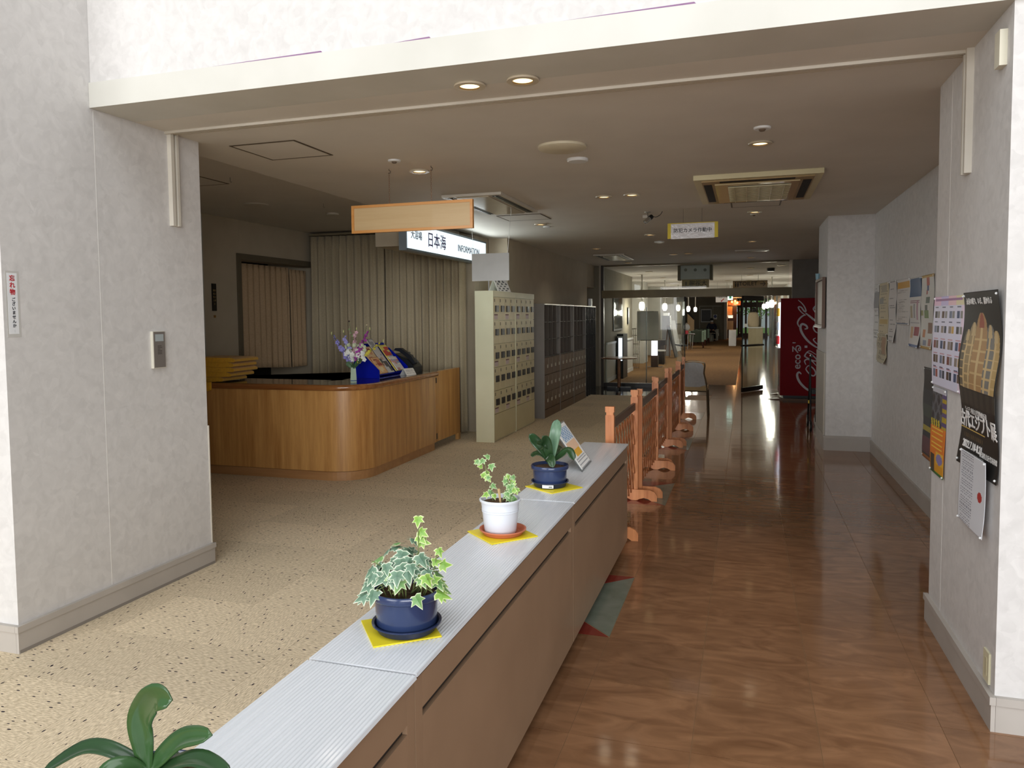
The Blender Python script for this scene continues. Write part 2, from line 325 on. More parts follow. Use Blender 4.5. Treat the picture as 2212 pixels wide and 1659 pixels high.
# --- front opening
struct(B(XL - 0.16, XL, 2.66, 4.03, 0, 6.5).build('wall_left_jamb', WP))
struct(B(-9.5, XL - 0.165, 2.82, 4.03, 0, 6.5).build('wall_left_lobby', WP))
hd = struct(B(XL + 0.001, 6, YH, YH + 0.3, ZC + 0.13, 6.5).build('wall_header', WP))
struct(B(XL + 0.001, 6, YH + 0.31, YH + 0.5, ZC + 0.25, 6.5).build('wall_header_backing', WP))
struct(B(XL + 0.001, XR + 0.6, YH - 0.012, YH + 0.3, ZC, ZC + 0.129).build('trim_1', CREAM_TRIM))
struct(B(XR, 6, YH, 4.30, 0, 6.5).build('wall_right_pier', WP))
# peeling wallpaper seam, violet backing showing above the band
VIOLET = mat('violet_backing', '#8d6a8c', 0.8)
mb = MB()
for a, b in ((-2.75, -1.9), (-1.6, -1.35), (-0.95, -0.2), (0.15, 0.9)):
    mb.prism([(a, ZC + 0.129), (b, ZC + 0.129), (b - 0.01, ZC + 0.140), ((a + b) / 2, ZC + 0.1355)], 'y', YH - 0.0035, YH)
mb.build('trim_2', VIOLET)['kind'] = 'structure'
d1 = struct(B(-4.6, XL - 0.163, 2.76, 2.815, 0, 2.4).build('door_1', mat('cream_door', '#d9d2b4', 0.5, c2='#cec6a6', scale=3)))
B(XL - 0.30, XL - 0.195, 2.742, 2.76, 0.17, 2.2).build('door_panel', mat('cream_door_panel', '#e6e2cd', 0.5), d1)
# --- corridor
struct(B(XW, XW + 0.25, 4.301, 9.44, 0, ZC + 0.1).build('wall_right', WP))
struct(B(0.88, XW + 0.25, 9.45, 10.6, 0, ZC + 0.1).build('wall_right_column', WP))
struct(B(1.40, 1.65, 10.61, YG, 0, ZC + 0.1).build('wall_right_far', WP))
GREYW = mat('grey_painted_wall', '#8f8a82', 0.8, c2='#857f77', scale=4)
struct(B(0.90, 1.65, YG - 0.05, YG + 0.2, 0, ZC + 0.1).build('wall_right_return', GREYW))
WALLB = mat('corridor_wall_beige', '#c2b59e', 0.85, c2='#b8ab94', scale=3)
struct(B(-3.52, -3.24, 10.35, 16.0, 0, ZC + 0.1).build('wall_left_corridor', WALLB))
struct(B(-3.52, -3.24, 16.01, YG + 0.02, 2.2, ZC + 0.1).build('wall_left_lintel', WALLB))
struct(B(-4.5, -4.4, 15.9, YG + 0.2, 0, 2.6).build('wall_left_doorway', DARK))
struct(B(-6.2, -5.97, 4.04, 8.0, 0, 3.2).build('wall_counter_left', WALLB))
struct(B(-6.2, -5.97, 8.001, 9.9, 2.32, 3.2).build('wall_counter_lintel', WALLB))
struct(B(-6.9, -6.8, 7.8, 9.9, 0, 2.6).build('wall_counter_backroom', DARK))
struct(B(-6.9, -3.525, 9.78, 9.95, 0, 3.2).build('wall_counter_back', WALLB))
struct(B(-3.72, -3.525, 9.96, 10.34, 0, 3.2).build('wall_counter_corner', WALLB))
B(-5.969, -5.955, 6.85, 7.32, 0, 2.79).build('trim_3', mat('pale_pilaster', '#c9c7bd', 0.7))['kind'] = 'structure'
fr = MB(); fr.box(-5.969, -5.945, 7.93, 8.0, 0, 2.39); fr.box(-5.969, -5.945, 8.0, 9.6, 2.32, 2.39); fr.build('trim_4', mat('door_frame_olive', '#6d6350', 0.5))['kind'] = 'structure'
struct(B(-3.55, 3, YH + 0.301, 60, ZC, ZC + 0.2).build('ceiling', CEIL))
struct(B(-7, -3.551, 4.031, 10.34, 2.80, 3.0).build('ceiling_counter', CEIL))
struct(B(-3.555, -3.5505, 4.031, 10.34, ZC, 2.80).build('trim_5', CEIL))
struct(B(-7, -3.551, 10.35, 60, ZC, ZC + 0.2).build('ceiling_left', CEIL))
# --- baseboards with a lip along the top
def baseb(name, x0, x1, y0, y1, h=0.135, lip=0.006, dx=(0, 0), dy=(0, 0)):
    b = struct(B(x0, x1, y0, y1, 0, h - 0.03).build(name, BASEB)); B(x0 - lip * dx[0], x1 + lip * dx[1], y0 - lip * dy[0], y1 + lip * dy[1], h - 0.03, h).build('baseboard_cap', BASEB, b); return b
baseb('baseboard_left', XL, XL + 0.015, 2.645, 4.045, dx=(0, 1), dy=(1, 1)); baseb('baseboard_left_end', XL - 0.16, XL - 0.001, 2.645, 2.659, dy=(1, 0)); baseb('baseboard_left_inner', XL - 0.16, XL - 0.001, 4.031, 4.045)
baseb('baseboard_right', XR - 0.015, XR, 3.195, 4.315, dx=(1, 0), dy=(1, 1)); baseb('baseboard_right_front', XR + 0.001, 4.4, 3.195, 3.209, dy=(1, 0))
baseb('baseboard_right_wall', XW - 0.015, XW, 4.32, 9.43, dx=(1, 0)); baseb('baseboard_column', 0.865, XW - 0.016, 9.435, 9.449, h=0.17, dy=(1, 0)); baseb('baseboard_column_side', 0.865, 0.879, 9.45, 10.6, h=0.17, dx=(1, 0))
FOOT_STRIP = mat('darker_foot_strip', '#8d867e', 0.7)  # darker strip along the bottom of the left baseboard
B(XL + 0.0152, XL + 0.0162, 2.65, 4.04, 0, 0.018).build('baseboard_foot_strip', FOOT_STRIP)['kind'] = 'structure'
struct(B(XL - 0.002, XL + 0.006, 4.0305, 4.037, 0.137, 0.90).build('trim_6', TRIMW))
# fine vertical wallpaper seams
SEAM = mat('wallpaper_seam', '#e2dfda', 0.7)
for nme, y in (('left', 3.22),): B(XL, XL + 0.0008, y, y + 0.004, 0.14, 2.68).build('trim_7', SEAM)['kind'] = 'structure'
B(XR - 0.0008, XR, 4.06, 4.064, 0.14, 2.68).build('trim_8', SEAM)['kind'] = 'structure'
# wall dado beyond the column
struct(B(0.868, 0.879, 9.47, 10.58, 0.171, 1.12).build('trim_9', mat('dado_panel', '#b5afa4', 0.6)))
struct(B(0.862, 0.8675, 9.465, 9.52, 0.171, 1.125).build('trim_10', TRIMW))

# --- glass partition at the end of the corridor
FRAME = mat('bronze_frame', '#6f6244', 0.35, 0.3, c2='#5d5138', scale=3)
gp = thing('glass_partition', 'glazed partition with bronze transom beam closing off the corridor', 'partition', (-1.06, YG, 0))
PX0, PX1, DX0, DX1 = -3.02, 0.885, -1.30, 0.60
B(PX0 - 0.04, PX1, YG - 0.07, YG + 0.07, 1.965, 2.135).build('transom_beam', FRAME, gp)
B(PX0 - 0.06, PX0, YG - 0.05, YG + 0.05, 0, ZC).build('post', mat('dark_post', '#3a332a', 0.4), gp)
B(PX1 - 0.05, PX1, YG - 0.05, YG + 0.05, 0, 1.964).build('post', FRAME, gp)
B(PX0, PX1 - 0.05, YG - 0.03, YG + 0.03, ZC - 0.03, ZC - 0.001).build('head_rail', FRAME, gp)
for a, b in ((PX0 + 0.002, -1.60), (-1.597, -0.46), (-0.457, PX1 - 0.051)): B(a, b, YG - 0.005, YG + 0.005, 2.136, ZC - 0.031).build('glass_pane', GLASS, gp)
for a, b in ((PX0 + 0.002, -2.17), (-2.167, -1.42)): B(a, b, YG - 0.005, YG + 0.005, 0.02, 1.964).build('glass_pane', GLASS, gp)
B(PX0, -1.42, YG - 0.03, YG + 0.03, 0.0, 0.09).build('bottom_rail', mat('dark_rail', '#2b2520', 0.35), gp)
B(0.33, PX1 - 0.051, YG - 0.005, YG + 0.005, 0.02, 1.964).build('glass_pane', GLASS, gp)
# open glass door leaves, swung towards the corridor
def glass_door(hx, ang, w, label, flip=1):
    t = thing('glass_door', label, 'glass door', (hx, YG - 0.02, 0), ang)
    A = MB(); A.box(0, w * flip, -0.005, 0.005, 0.10, 1.86, Matrix(wm(t))) if flip > 0 else A.box(-w, 0, -0.005, 0.005, 0.10, 1.86, Matrix(wm(t))); A.build('pane', GLASS, t)
    DK = mat('dark_patch_rail', '#1d1916', 0.35)
    for z0, z1, nm in ((0.01, 0.10, 'bottom_rail'), (1.86, 1.955, 'top_rail')):
        Q = MB(); Q.box(min(0, w * flip), max(0, w * flip), -0.02, 0.02, z0, z1, wm(t)); Q.build(nm, DK, t)
    for s in (-1, 1):
        Q = MB(); Q.box(min(0.06, w * flip - 0.05 * flip), max(0.06 * flip, w * flip - 0.05), s * 0.05 - 0.012, s * 0.05 + 0.012, 0.93, 0.965, wm(t)) if flip > 0 else Q.box(-w + 0.05, -0.06, s * 0.05 - 0.012, s * 0.05 + 0.012, 0.93, 0.965, wm(t)); Q.build('push_bar', mat('dark_push_bar', '#2c221b', 0.3), t)
    Q = MB(); Q.box(w * flip - 0.006, w * flip + 0.006, -0.008, 0.008, 0.10, 1.86, wm(t)) if flip > 0 else Q.box(-w - 0.006, -w + 0.006, -0.008, 0.008, 0.10, 1.86, wm(t)); Q.build('edge_strip', mat('door_edge', '#3a3f3c', 0.2), t)
    return t
glass_door(0.33, math.radians(180 + 62), 0.86, 'glass door leaf standing open beside the red vending machine')
glass_door(-1.42, math.radians(-75), 0.86, 'glass door leaf standing open behind the round wooden table')
# ================================================================== CEILING FIXTURES
def downlight(x, y, r=0.062, z=ZC, em=WARM_LAMP):
    t = thing('downlight', 'small round warm recessed downlight set in the corridor ceiling', 'downlight', (x, y, z - 0.012), 0, 'recessed ceiling downlights')
    MB().lathe([(r * 0.80, -0.0005), (r * 1.22, 0.0), (r * 1.25, 0.006), (r * 1.2, 0.0115), (r * 0.80, 0.0115)], (x, y, z - 0.012), 24, cap=False).build('trim_ring', mat('downlight_ring', '#c8bba3', 0.35), t, True)
    MB().lathe([(0.0, 0.010), (r * 0.79, 0.010), (r * 0.79, 0.0075), (0.0, 0.0055)], (x, y, z - 0.012), 20, cap=False).build('lens', em, t, True)
    l = bpy.data.lights.new('downlight_bulb', 'SPOT'); l.energy = 13 if y > 3.6 and not -1.3 < x < -1.0 else 3; l.color = (1.0, 0.90, 0.75) if em == WARM_LAMP else (1.0, 0.94, 0.84); l.spot_size = 2.3; l.spot_blend = 0.9; l.shadow_soft_size = 0.06
    lo = bpy.data.objects.new('downlight_bulb', l); COL.objects.link(lo); lo.parent = t; lo.location = (0, 0, -0.004)
    return t
DL = 'recessed ceiling downlights'
for x, y, lab in ((-1.274, 3.49, 'warm downlight of the close pair in the soffit before the sliding track'), (-1.009, 3.49, 'warm downlight of the close pair in the soffit before the sliding track'), (-2.37, 5.36, 'warm downlight beside the hooks of the blank wooden sign'), (0.075, 5.27, 'warm downlight in front of the ivory cassette unit with grille'), (-2.37, 8.92, 'warm downlight above the cream coin lockers'), (0.075, 8.73, 'warm downlight behind the ivory cassette unit with grille'), (-2.37, 12.48, 'warm downlight above the brown shoe lockers'), (0.075, 12.19, 'warm downlight just before the slim emergency light fitting'), (-2.37, 16.04, 'warm downlight above the black pigeonhole rack by the glass partition'), (0.075, 15.65, 'warm downlight between the emergency light fitting and the glass partition'), (-1.274, 7.10, 'warm downlight of the close pair in front of the security camera'), (-1.012, 7.08, 'warm downlight of the close pair in front of the security camera'), (-1.274, 10.64, 'single warm downlight beyond the security camera'), (-1.274, 14.18, 'warm downlight of the close pair by the glass partition'), (-1.012, 14.12, 'warm downlight of the close pair by the glass partition')):
    downlight(x, y)['label'] = lab
def disc(name, label, cat, x, y, r, h, m, z=ZC, inner=None):
    t = thing(name, label, cat, (x, y, z - h))
    MB().lathe([(0, 0), (r * 0.9, 0.0), (r, h * 0.35), (r, h * 0.999)], (x, y, z - h), 28).build('housing', m, t, True)
    if inner: MB().lathe([(0, -0.012), (r * 0.3, -0.010), (r * 0.45, 0.001)], (x, y, z - h), 16).build('sensor', inner, t, True)
    return t
disc('ceiling_speaker', 'large round beige disc on the ceiling past the sliding track', 'speaker', -1.16, 4.93, 0.16, 0.022, mat('beige_plastic', '#d6ccb2', 0.5), inner=None)
disc('smoke_detector', 'flat white smoke detector just beyond the round ceiling speaker', 'detector', -1.15, 5.36, 0.075, 0.02, WHITE)
SENS = mat('brown_sensor', '#6b5b4a', 0.5)
disc('sprinkler', 'small ceiling sprinkler rosette above the blank wooden sign', 'sprinkler', -2.38, 4.95, 0.045, 0.012, WHITE, inner=SENS)
disc('sprinkler', 'small ceiling sprinkler rosette in front of the cassette unit with grille', 'sprinkler', 0.08, 4.85, 0.05, 0.012, WHITE, inner=SENS)
disc('sprinkler', 'small ceiling sprinkler just past the cassette unit with grille', 'sprinkler', 0.07, 8.95, 0.04, 0.012, TRIMW, inner=SENS)
disc('sprinkler', 'small white ceiling rosette beside the downlight above the lockers', 'sprinkler', -2.37, 9.22, 0.045, 0.012, WHITE)
disc('smoke_detector', 'flat round detector on the ceiling beyond the security camera notice', 'detector', -1.26, 11.7, 0.075, 0.02, WHITE)
disc('round_ceiling_plate', 'dim round plate on the raised ceiling above the counter', 'ceiling plate', -5.0, 7.0, 0.13, 0.012, TRIMW, z=2.80)
disc('smoke_detector', 'flat detector on the raised ceiling above the counter near the curtain', 'detector', -4.6, 7.9, 0.07, 0.02, TRIMW, z=2.80)
def hatch(label, x0, x1, y0, y1, z=ZC):
    t = thing('ceiling_hatch', label, 'access hatch', ((x0 + x1) / 2, (y0 + y1) / 2, z - 0.004)); w = 0.014
    f = MB(); f.box(x0, x1, y0, y0 + w, z - 0.004, z - 0.0005); f.box(x0, x1, y1 - w, y1, z - 0.004, z - 0.0005); f.box(x0, x0 + w, y0 + w, y1 - w, z - 0.004, z - 0.0005); f.box(x1 - w, x1, y0 + w, y1 - w, z - 0.004, z - 0.0005)
    f.build('frame', mat('hatch_frame', '#5a4d3c', 0.5), t); B(x0 + w, x1 - w, y0 + w, y1 - w, z - 0.003, z - 0.0005).build('panel', CEIL, t); return t
hatch('square ceiling access hatch with a dark rim by the left jamb', -3.17, -2.69, 4.175, 4.645)
hatch('square ceiling access hatch beyond the plain flat ceiling cassette', -2.64, -2.13, 8.03, 8.50)
hatch('square ceiling access hatch on the raised ceiling above the counter', -5.05, -4.45, 5.25, 5.85, 2.80)
hatch('square ceiling access hatch just past the cassette unit with grille', -0.16, 0.32, 7.95, 8.32)
# cassette air conditioner with grille
IV = mat('ivory_cassette', '#d9cfa8', 0.4, c2='#cfc49b', scale=2); IVD = mat('ivory_cassette_dark', '#a58a5a', 0.4)
t = thing('ceiling_cassette', 'ivory ceiling cassette air conditioner with a square intake grille', 'air conditioner', (0.07, 7.0, ZC - 0.06)); x0, x1, y0, y1 = -0.415, 0.555, 6.32, 7.70
zb = ZC - 0.055
B(x0, x1, y0, y1, zb + 0.015, ZC - 0.001).bevel(0.01, 2).build('frame', IV, t)
B(x0 + 0.06, x1 - 0.06, y0 + 0.06, y1 - 0.06, zb + 0.006, zb + 0.0149).build('inner_panel', IVD, t)
for a, b, c, d in ((x0 + 0.07, x0 + 0.135, y0 + 0.2, y1 - 0.2), (x1 - 0.135, x1 - 0.07, y0 + 0.2, y1 - 0.2), (x0 + 0.2, x1 - 0.2, y0 + 0.07, y0 + 0.135), (x0 + 0.2, x1 - 0.2, y1 - 0.135, y1 - 0.07)): B(a, b, c, d, zb + 0.004, zb + 0.0059).build('air_outlet', DARK, t)
B(x0 + 0.16, x1 - 0.16, y0 + 0.17, y1 - 0.17, zb - 0.006, zb + 0.0039).bevel(0.004, 1).build('intake_panel', mat('glossy_ivory', '#c9b78c', 0.15), t)
gx0, gx1, gy0, gy1 = x0 + 0.26, x1 - 0.22, y0 + 0.26, y1 - 0.26
B(gx0, gx1, gy0, gy1, zb - 0.007, zb - 0.0061).build('grille_recess', DARK, t)
for k in range(13): y = gy0 + (k + 0.5) * (gy1 - gy0) / 13; B(gx0, gx1, y - 0.012, y + 0.012, zb - 0.014, zb - 0.0071).build('grille_slat', IV, t)
for k in range(5): x = gx0 + (k + 0.5) * (gx1 - gx0) / 5; B(x - 0.004, x + 0.004, gy0, gy1, zb - 0.018, zb - 0.0141).build('grille_bar', IV, t)
# flat cassettes with two slots
def cassette(label, x0, x1, y0, y1, mm):
    t = thing('ceiling_cassette', label, 'air conditioner', ((x0 + x1) / 2, (y0 + y1) / 2, ZC - 0.03)); z = ZC - 0.03
    B(x0, x1, y0, y1, z + 0.006, ZC - 0.001).bevel(0.004, 1).build('frame', mm, t)
    w = x1 - x0
    for a in (x0 + 0.04, x1 - 0.10):
        B(a, a + 0.06, y0 + 0.05, y1 - 0.05, z + 0.003, z + 0.0059).build('air_outlet', BLACK, t)
        B(a + 0.024, a + 0.032, y0 + 0.05, y1 - 0.05, z - 0.002, z + 0.0029).build('louvre', STEEL, t)
    B(x0 + 0.13, x1 - 0.13, y0 + 0.04, y1 - 0.04, z - 0.004, z + 0.0059).build('panel', mat('glossy_cassette_panel', '#bdb29c', 0.12), t)
cassette('flat two-slot ceiling cassette behind the blank wooden sign', -2.66, -2.09, 6.5, 7.75, TRIMW)
cassette('flat two-slot ceiling cassette above the brown shoe lockers', -2.66, -2.10, 13.7, 15.0, TRIMW)
t = thing('emergency_light', 'slim rectangular emergency light fitting on the far corridor ceiling', 'light fitting', (0.08, 13.9, ZC - 0.03))
B(-0.2, 0.36, 13.8, 14.0, ZC - 0.02, ZC - 0.001).build('housing', TRIMW, t); B(-0.17, 0.33, 13.83, 13.97, ZC - 0.024, ZC - 0.0201).build('lens', mat('dim_diffuser', '#8c8478', 0.3), t)
# sliding track and guide rails of the fire shutter
tr = MB(); tr.box(XL, XR, 3.735, 3.755, ZC - 0.014, ZC); tr.box(XL, XR, 3.785, 3.795, ZC - 0.010, ZC); tr.box(XL, XR, 3.82, 3.826, ZC - 0.006, ZC); struct(tr.build('trim_11', TRIMW))
RAIL = mat('ivory_rail', '#d7d1c4', 0.35)
def rail(nm, x, s, y, z0):
    r = MB(); r.box(min(x, x + s * .028), max(x, x + s * .028), y - 0.034, y - 0.010, z0, ZC); r.box(min(x, x + s * .028), max(x, x + s * .028), y + 0.012, y + 0.030, z0, ZC); r.box(min(x, x + s * .010), max(x, x + s * .010), y - 0.010, y + 0.012, z0, ZC); o = struct(r.build(nm, RAIL)); return o
rail('trim_12', XL, 1, 3.79, 2.14)
rail('trim_13', XR, -1, 3.745, 2.17)
# small hooks left in the raised ceiling
for x, y in ((-4.25, 5.6), (-4.3, 7.2)):
    t = MB().tube([(x, y, 2.80), (x, y, 2.765), (x + 0.01, y, 2.755), (x + 0.018, y, 2.765)], 0.003, 6).build('ceiling_hook', STEEL); tag(t, 'tiny metal hook screwed into the raised ceiling above the counter', 'hook', 'hooks above the counter')
# ================================================================== CABINET ROW WITH PLANTS
CAB = mat('taupe_laminate', '#977b62', 0.38, c2='#8f745c', scale=4, coat=0.15); SHEET = mat('white_corrugated_sheet', '#e2e4e8', 0.3, c2='#d9dce0', scale=3, stretch=(30, 1, 1), coat=0.3)
CZ, CXR, CXL = 0.70, -0.758, -1.046
def cabinet(y0, y1, label, sheet_label, ov):
    t = thing('low_cabinet', label, 'cabinet', ((CXR + CXL) / 2, (y0 + y1) / 2, 0))
    B(CXL, CXR - 0.02, y0 + 0.002, y1 - 0.002, 0.05, CZ).build('body', CAB, t)
    B(CXL + 0.03, CXR - 0.05, y0 + 0.01, y1 - 0.01, 0, 0.049).build('plinth', mat('dark_plinth', '#3d3028', 0.5), t)
    B(CXR - 0.0199, CXR, y0 + 0.045, y1 - 0.045, 0.055, 0.590).build('front_panel', CAB, t)
    B(CXR - 0.0199, CXR, y0 + 0.045, y1 - 0.045, 0.612, CZ - 0.001).build('drawer_front', CAB, t)
    for a, b in ((y0 + 0.002, y0 + 0.044), (y1 - 0.044, y1 - 0.002)): B(CXR - 0.0199, CXR, a, b, 0.055, CZ - 0.001).build('stile', CAB, t)
    B(CXR - 0.0198, CXR - 0.012, y0 + 0.046, y1 - 0.046, 0.5905, 0.6115).build('finger_groove', mat('groove_dark', '#2a211b', 0.6), t)
    s = thing('corrugated_sheet', sheet_label, 'plastic sheet', ((CXR + CXL) / 2, (y0 + y1) / 2, CZ))
    g = MB()
    n = 60; e = ov
    def f(u, v): return Vector((CXL - 0.006 + u * (CXR - CXL + 0.010 + e), y0 + 0.004 + v * (y1 - y0 - 0.008), CZ + 0.012 + 0.0006 * math.cos(u * n * PI) + 0.0008 * math.sin(v * 9 + u * 2) * math.sin(u * 3)))
    g.grid(f, 60, 24); o = g.build('sheet', SHEET, s); md = o.modifiers.new('thickness', 'SOLIDIFY'); md.thickness = 0.009; md.offset = 0
    return t
cabinet(-0.12, 1.635, 'taupe low cabinet under the broad-leaved plant with no mat in view', 'white plastic sheet on the cabinet beside the broad-leaved plant with no mat in view', 0.004)
cabinet(1.637, 3.40, 'taupe low cabinet under the two variegated ivy pots', 'white plastic sheet under the two ivy pots and their mats', 0.001)
cabinet(3.402, 5.09, 'taupe low cabinet next to the folding fence', 'white plastic sheet under the blue orchid pot and the leaflet stand', 0.002)
TOPZ = CZ + 0.0175
YEL = mat('yellow_corrugated', '#e8d42c', 0.45, c2='#dcc81f', scale=5)
def ymat(label, cx, cy, s, rot):
    M = Matrix.Translation((cx, cy, TOPZ)) @ Matrix.Rotation(rot, 4, 'Z'); b = MB(); b.box(-s / 2, s / 2, -s / 2, s / 2, 0.0, 0.004, M); o = b.build('yellow_mat', YEL); tag(o, label, 'mat'); return o
ymat('square yellow plastic mat under the full ivy in the blue pot', -0.905, 1.868, 0.185, math.radians(38))
ymat('square yellow plastic mat under the white pot on a terracotta saucer', -0.915, 2.82, 0.205, math.radians(47))
ymat('square yellow plastic mat under the broad-leaved plant by the leaflet stand', -0.918, 3.68, 0.205, math.radians(55))
PZ = TOPZ + 0.0045
BLUE = mat('navy_glazed_plastic', '#2c3a5e', 0.22, c2='#283557', scale=3, coat=0.3); NAVY = mat('dark_navy_plastic', '#1d2a4c', 0.28)
WPOT = mat('white_pot', '#dfe3ea', 0.3, c2='#d5dae2', scale=3); TERRA = mat('terracotta_plastic', '#c4714f', 0.5, c2='#b8654a', scale=4)
SOIL = mat('potting_soil', '#3b2a1c', 0.95, c2='#6e5236', scale=90, mix=0.5, bump=0.8, bscale=120)
def saucer(label, x, y, r, h, m):
    o = MB().lathe([(0, 0), (r * 0.80, 0), (r * 0.84, 0.003), (r * 0.9, h * 0.75), (r, h), (r, h + 0.004), (r * 0.93, h + 0.003), (r * 0.80, 0.006), (0, 0.005)], (x, y, PZ), 40).build('plant_saucer', m, None, True); tag(o, label, 'saucer'); return o
def pot(t, x, y, prof, m, soil_r, soil_z, z=None):
    z = PZ + 0.0055 if z is None else z
    MB().lathe(prof, (x, y, z), 40).build('pot', m, t, True)
    MB().lathe([(0, 0.004), (soil_r * 0.6, 0.003), (soil_r, 0.0)], (x, y, z + soil_z), 24, cap=False).build('soil', SOIL, t, True)
def leafmat(name, c_in, c_mid, c_edge):
    m = bpy.data.materials.new(name); m.use_nodes = True; nt = m.node_tree; N = nt.nodes; L = nt.links; b = N['Principled BSDF']; at = N.new('ShaderNodeAttribute'); at.attribute_name = 'edge'
    tc = N.new('ShaderNodeTexCoord'); nz = N.new('ShaderNodeTexNoise'); nz.inputs['Scale'].default_value = 60; L.new(tc.outputs['Object'], nz.inputs['Vector'])
    ad = N.new('ShaderNodeMath'); ad.operation = 'MULTIPLY_ADD'; ad.inputs[1].default_value = 0.30; L.new(nz.outputs['Fac'], ad.inputs[0]); L.new(at.outputs['Fac'], ad.inputs[2])
    rp = N.new('ShaderNodeValToRGB'); e = rp.color_ramp.elements; e[0].position = 0.15; e[0].color = (*lin(c_in), 1); e[1].position = 1.0; e[1].color = (*lin(c_edge), 1); k = e.new(0.72); k.color = (*lin(c_mid), 1)
    L.new(ad.outputs[0], rp.inputs[0]); L.new(rp.outputs[0], b.inputs['Base Color']); b.inputs['Roughness'].default_value = 0.42
    b.inputs['Subsurface Weight'].default_value = 0.0
    return m
def ivy_mesh(name, m, fold):
    half = [(0, -0.02), (-0.22, -0.12), (-0.52, 0.0), (-0.36, 0.2), (-0.60, 0.50), (-0.26, 0.50), (-0.14, 0.80)]
    out = half + [(0, 1.08)] + [(-x, y) for x, y in half[:0:-1]]; c = Vector((0, 0.34))
    bm = bmesh.new(); lay = bm.verts.layers.float.new('edge')
    def V(x, y, e): v = bm.verts.new((x, y, -fold * x * x - 0.10 * max(0, y - 0.3) ** 2 * 3 + (0.05 if abs(x) < 0.02 else 0))); v[lay] = e; return v
    o = [V(x, y, 1.0) for x, y in out]; i = [V(c.x + (x - c.x) * 0.74, c.y + (y - c.y) * 0.74, 0.25) for x, y in out]; cc = V(c.x, c.y, 0.0); n = len(out)
    for k in range(n): bm.faces.new((o[k], o[(k + 1) % n], i[(k + 1) % n], i[k])); bm.faces.new((i[k], i[(k + 1) % n], cc))
    me = bpy.data.meshes.new(name); bm.to_mesh(me); bm.free(); me.materials.append(m); return me
LD = leafmat('ivy_leaf_grey_green', '#4f6f5a', '#7f9c80', '#dfe6cf'); LL = leafmat('ivy_leaf_lime', '#6d9a3c', '#a3c45c', '#e6edbe'); LM = leafmat('ivy_leaf_mid', '#5d8a4c', '#8fb070', '#e0e8c4')
IVY = [ivy_mesh('ivy_leaf', LD, 0.3), ivy_mesh('ivy_leaf', LD, 0.6), ivy_mesh('ivy_leaf', LM, 0.4), ivy_mesh('ivy_leaf', LL, 0.4)]
STEM = mat('ivy_stem', '#6d7a45', 0.6)
def lookrot(nrm, up):   # leaf +Z along nrm, +Y along up
    z = Vector(nrm).normalized(); y = Vector(up) - z * Vector(up).dot(z); y = y.normalized() if y.length > 1e-5 else z.orthogonal().normalized(); x = y.cross(z)
    return Matrix((x, y, z)).transposed().to_euler()
def put_leaf(t, me, p, nrm, up, s):
    r = wm(t).inverted() @ Vector(p); return inst('leaf', me, t, r, lookrot(nrm, up), (s, s, s))
# full ivy in blue pot
def bluepot_prof(r, h): return [(0, 0), (r * 0.80, 0), (r * 0.86, h * 0.1), (r * 0.90, h * 0.78), (r * 0.97, h * 0.80), (r, h * 0.84), (r, h * 0.97), (r * 0.98, h), (r * 0.94, h), (r * 0.90, h * 0.90), (r * 0.86, h * 0.80), (0, h * 0.78)]
saucer('navy plastic saucer under the full ivy pot', -0.885, 1.868, 0.096, 0.022, NAVY)
t = thing('potted_ivy', 'full variegated ivy in a glossy blue pot', 'potted plant', (-0.885, 1.868, PZ)); pot(t, -0.885, 1.868, bluepot_prof(0.096, 0.112), BLUE, 0.082, 0.092)
rnd = random.Random(5); C0 = Vector((-0.885, 1.868, PZ + 0.105))
def cam_up(p): return (Vector((0, 0, CAM_Z)) - Vector(p)).normalized()
for k in range(78):
    a = rnd.uniform(0, 2 * PI); rr = 0.100 * math.sqrt(rnd.random()) * 1.05; hgt = max(0.012, 0.115 * (1 - (rr / 0.112) ** 2) * rnd.uniform(0.5, 1.12)) + (0.02 if rr < 0.09 else -0.004)
    p = C0 + Vector((rr * math.cos(a) - 0.008, rr * math.sin(a), hgt)); outw = Vector((math.cos(a), math.sin(a), 0))
    nr = (outw * rnd.uniform(0.3, 1.0) + Vector((0, 0, rnd.uniform(0.5, 1.1))) + cam_up(p) * rnd.uniform(0.3, 0.9)); up = outw * 0.6 + Vector((rnd.uniform(-.5, .5), rnd.uniform(-.5, .5), -0.6))
    put_leaf(t, IVY[rnd.choice((0, 0, 1, 1, 2))] if p.x < -0.83 else IVY[rnd.choice((2, 3, 3, 0))], p, nr, up, rnd.uniform(0.032, 0.044))
mb = MB()
for k in range(26):
    a = rnd.uniform(0, 2 * PI); r0 = rnd.uniform(0.0, 0.06); p0 = C0 + Vector((r0 * math.cos(a), r0 * math.sin(a), -0.012)); p2 = C0 + Vector((0.095 * math.cos(a), 0.095 * math.sin(a), rnd.uniform(0.0, 0.09))); pm = (p0 + p2) / 2 + Vector((0, 0, 0.03)); mb.tube([p0, pm, p2], 0.0016, 5)
# two tall shoots on the right
for tip, lv in (((0.030, 0.02, 0.21), ((0.03, .02, .205), (0.032, .02, .165), (0.034, .02, .135), (.028, .02, .15))), ((0.088, 0.02, 0.125), ((.088, .02, .12), (.092, .02, .075), (.075, .01, .085), (.085, -.02, .045), (.055, -.03, .06)))):
    p2 = C0 + Vector(tip); p0 = C0 + Vector((tip[0] * 0.6, 0, -0.01)); mb.tube([p0, (p0 + p2) / 2 + Vector((0.01, 0, 0.01)), p2], 0.0016, 5)
    for q in lv: p = C0 + Vector(q); put_leaf(t, IVY[3], p, cam_up(p) + Vector((rnd.uniform(-.4, .4), rnd.uniform(-.3, .3), 0.3)), (rnd.uniform(-.6, .8), 0, rnd.uniform(-1, .4)), rnd.uniform(0.026, 0.036))
mb.build('stems', STEM, t, True)
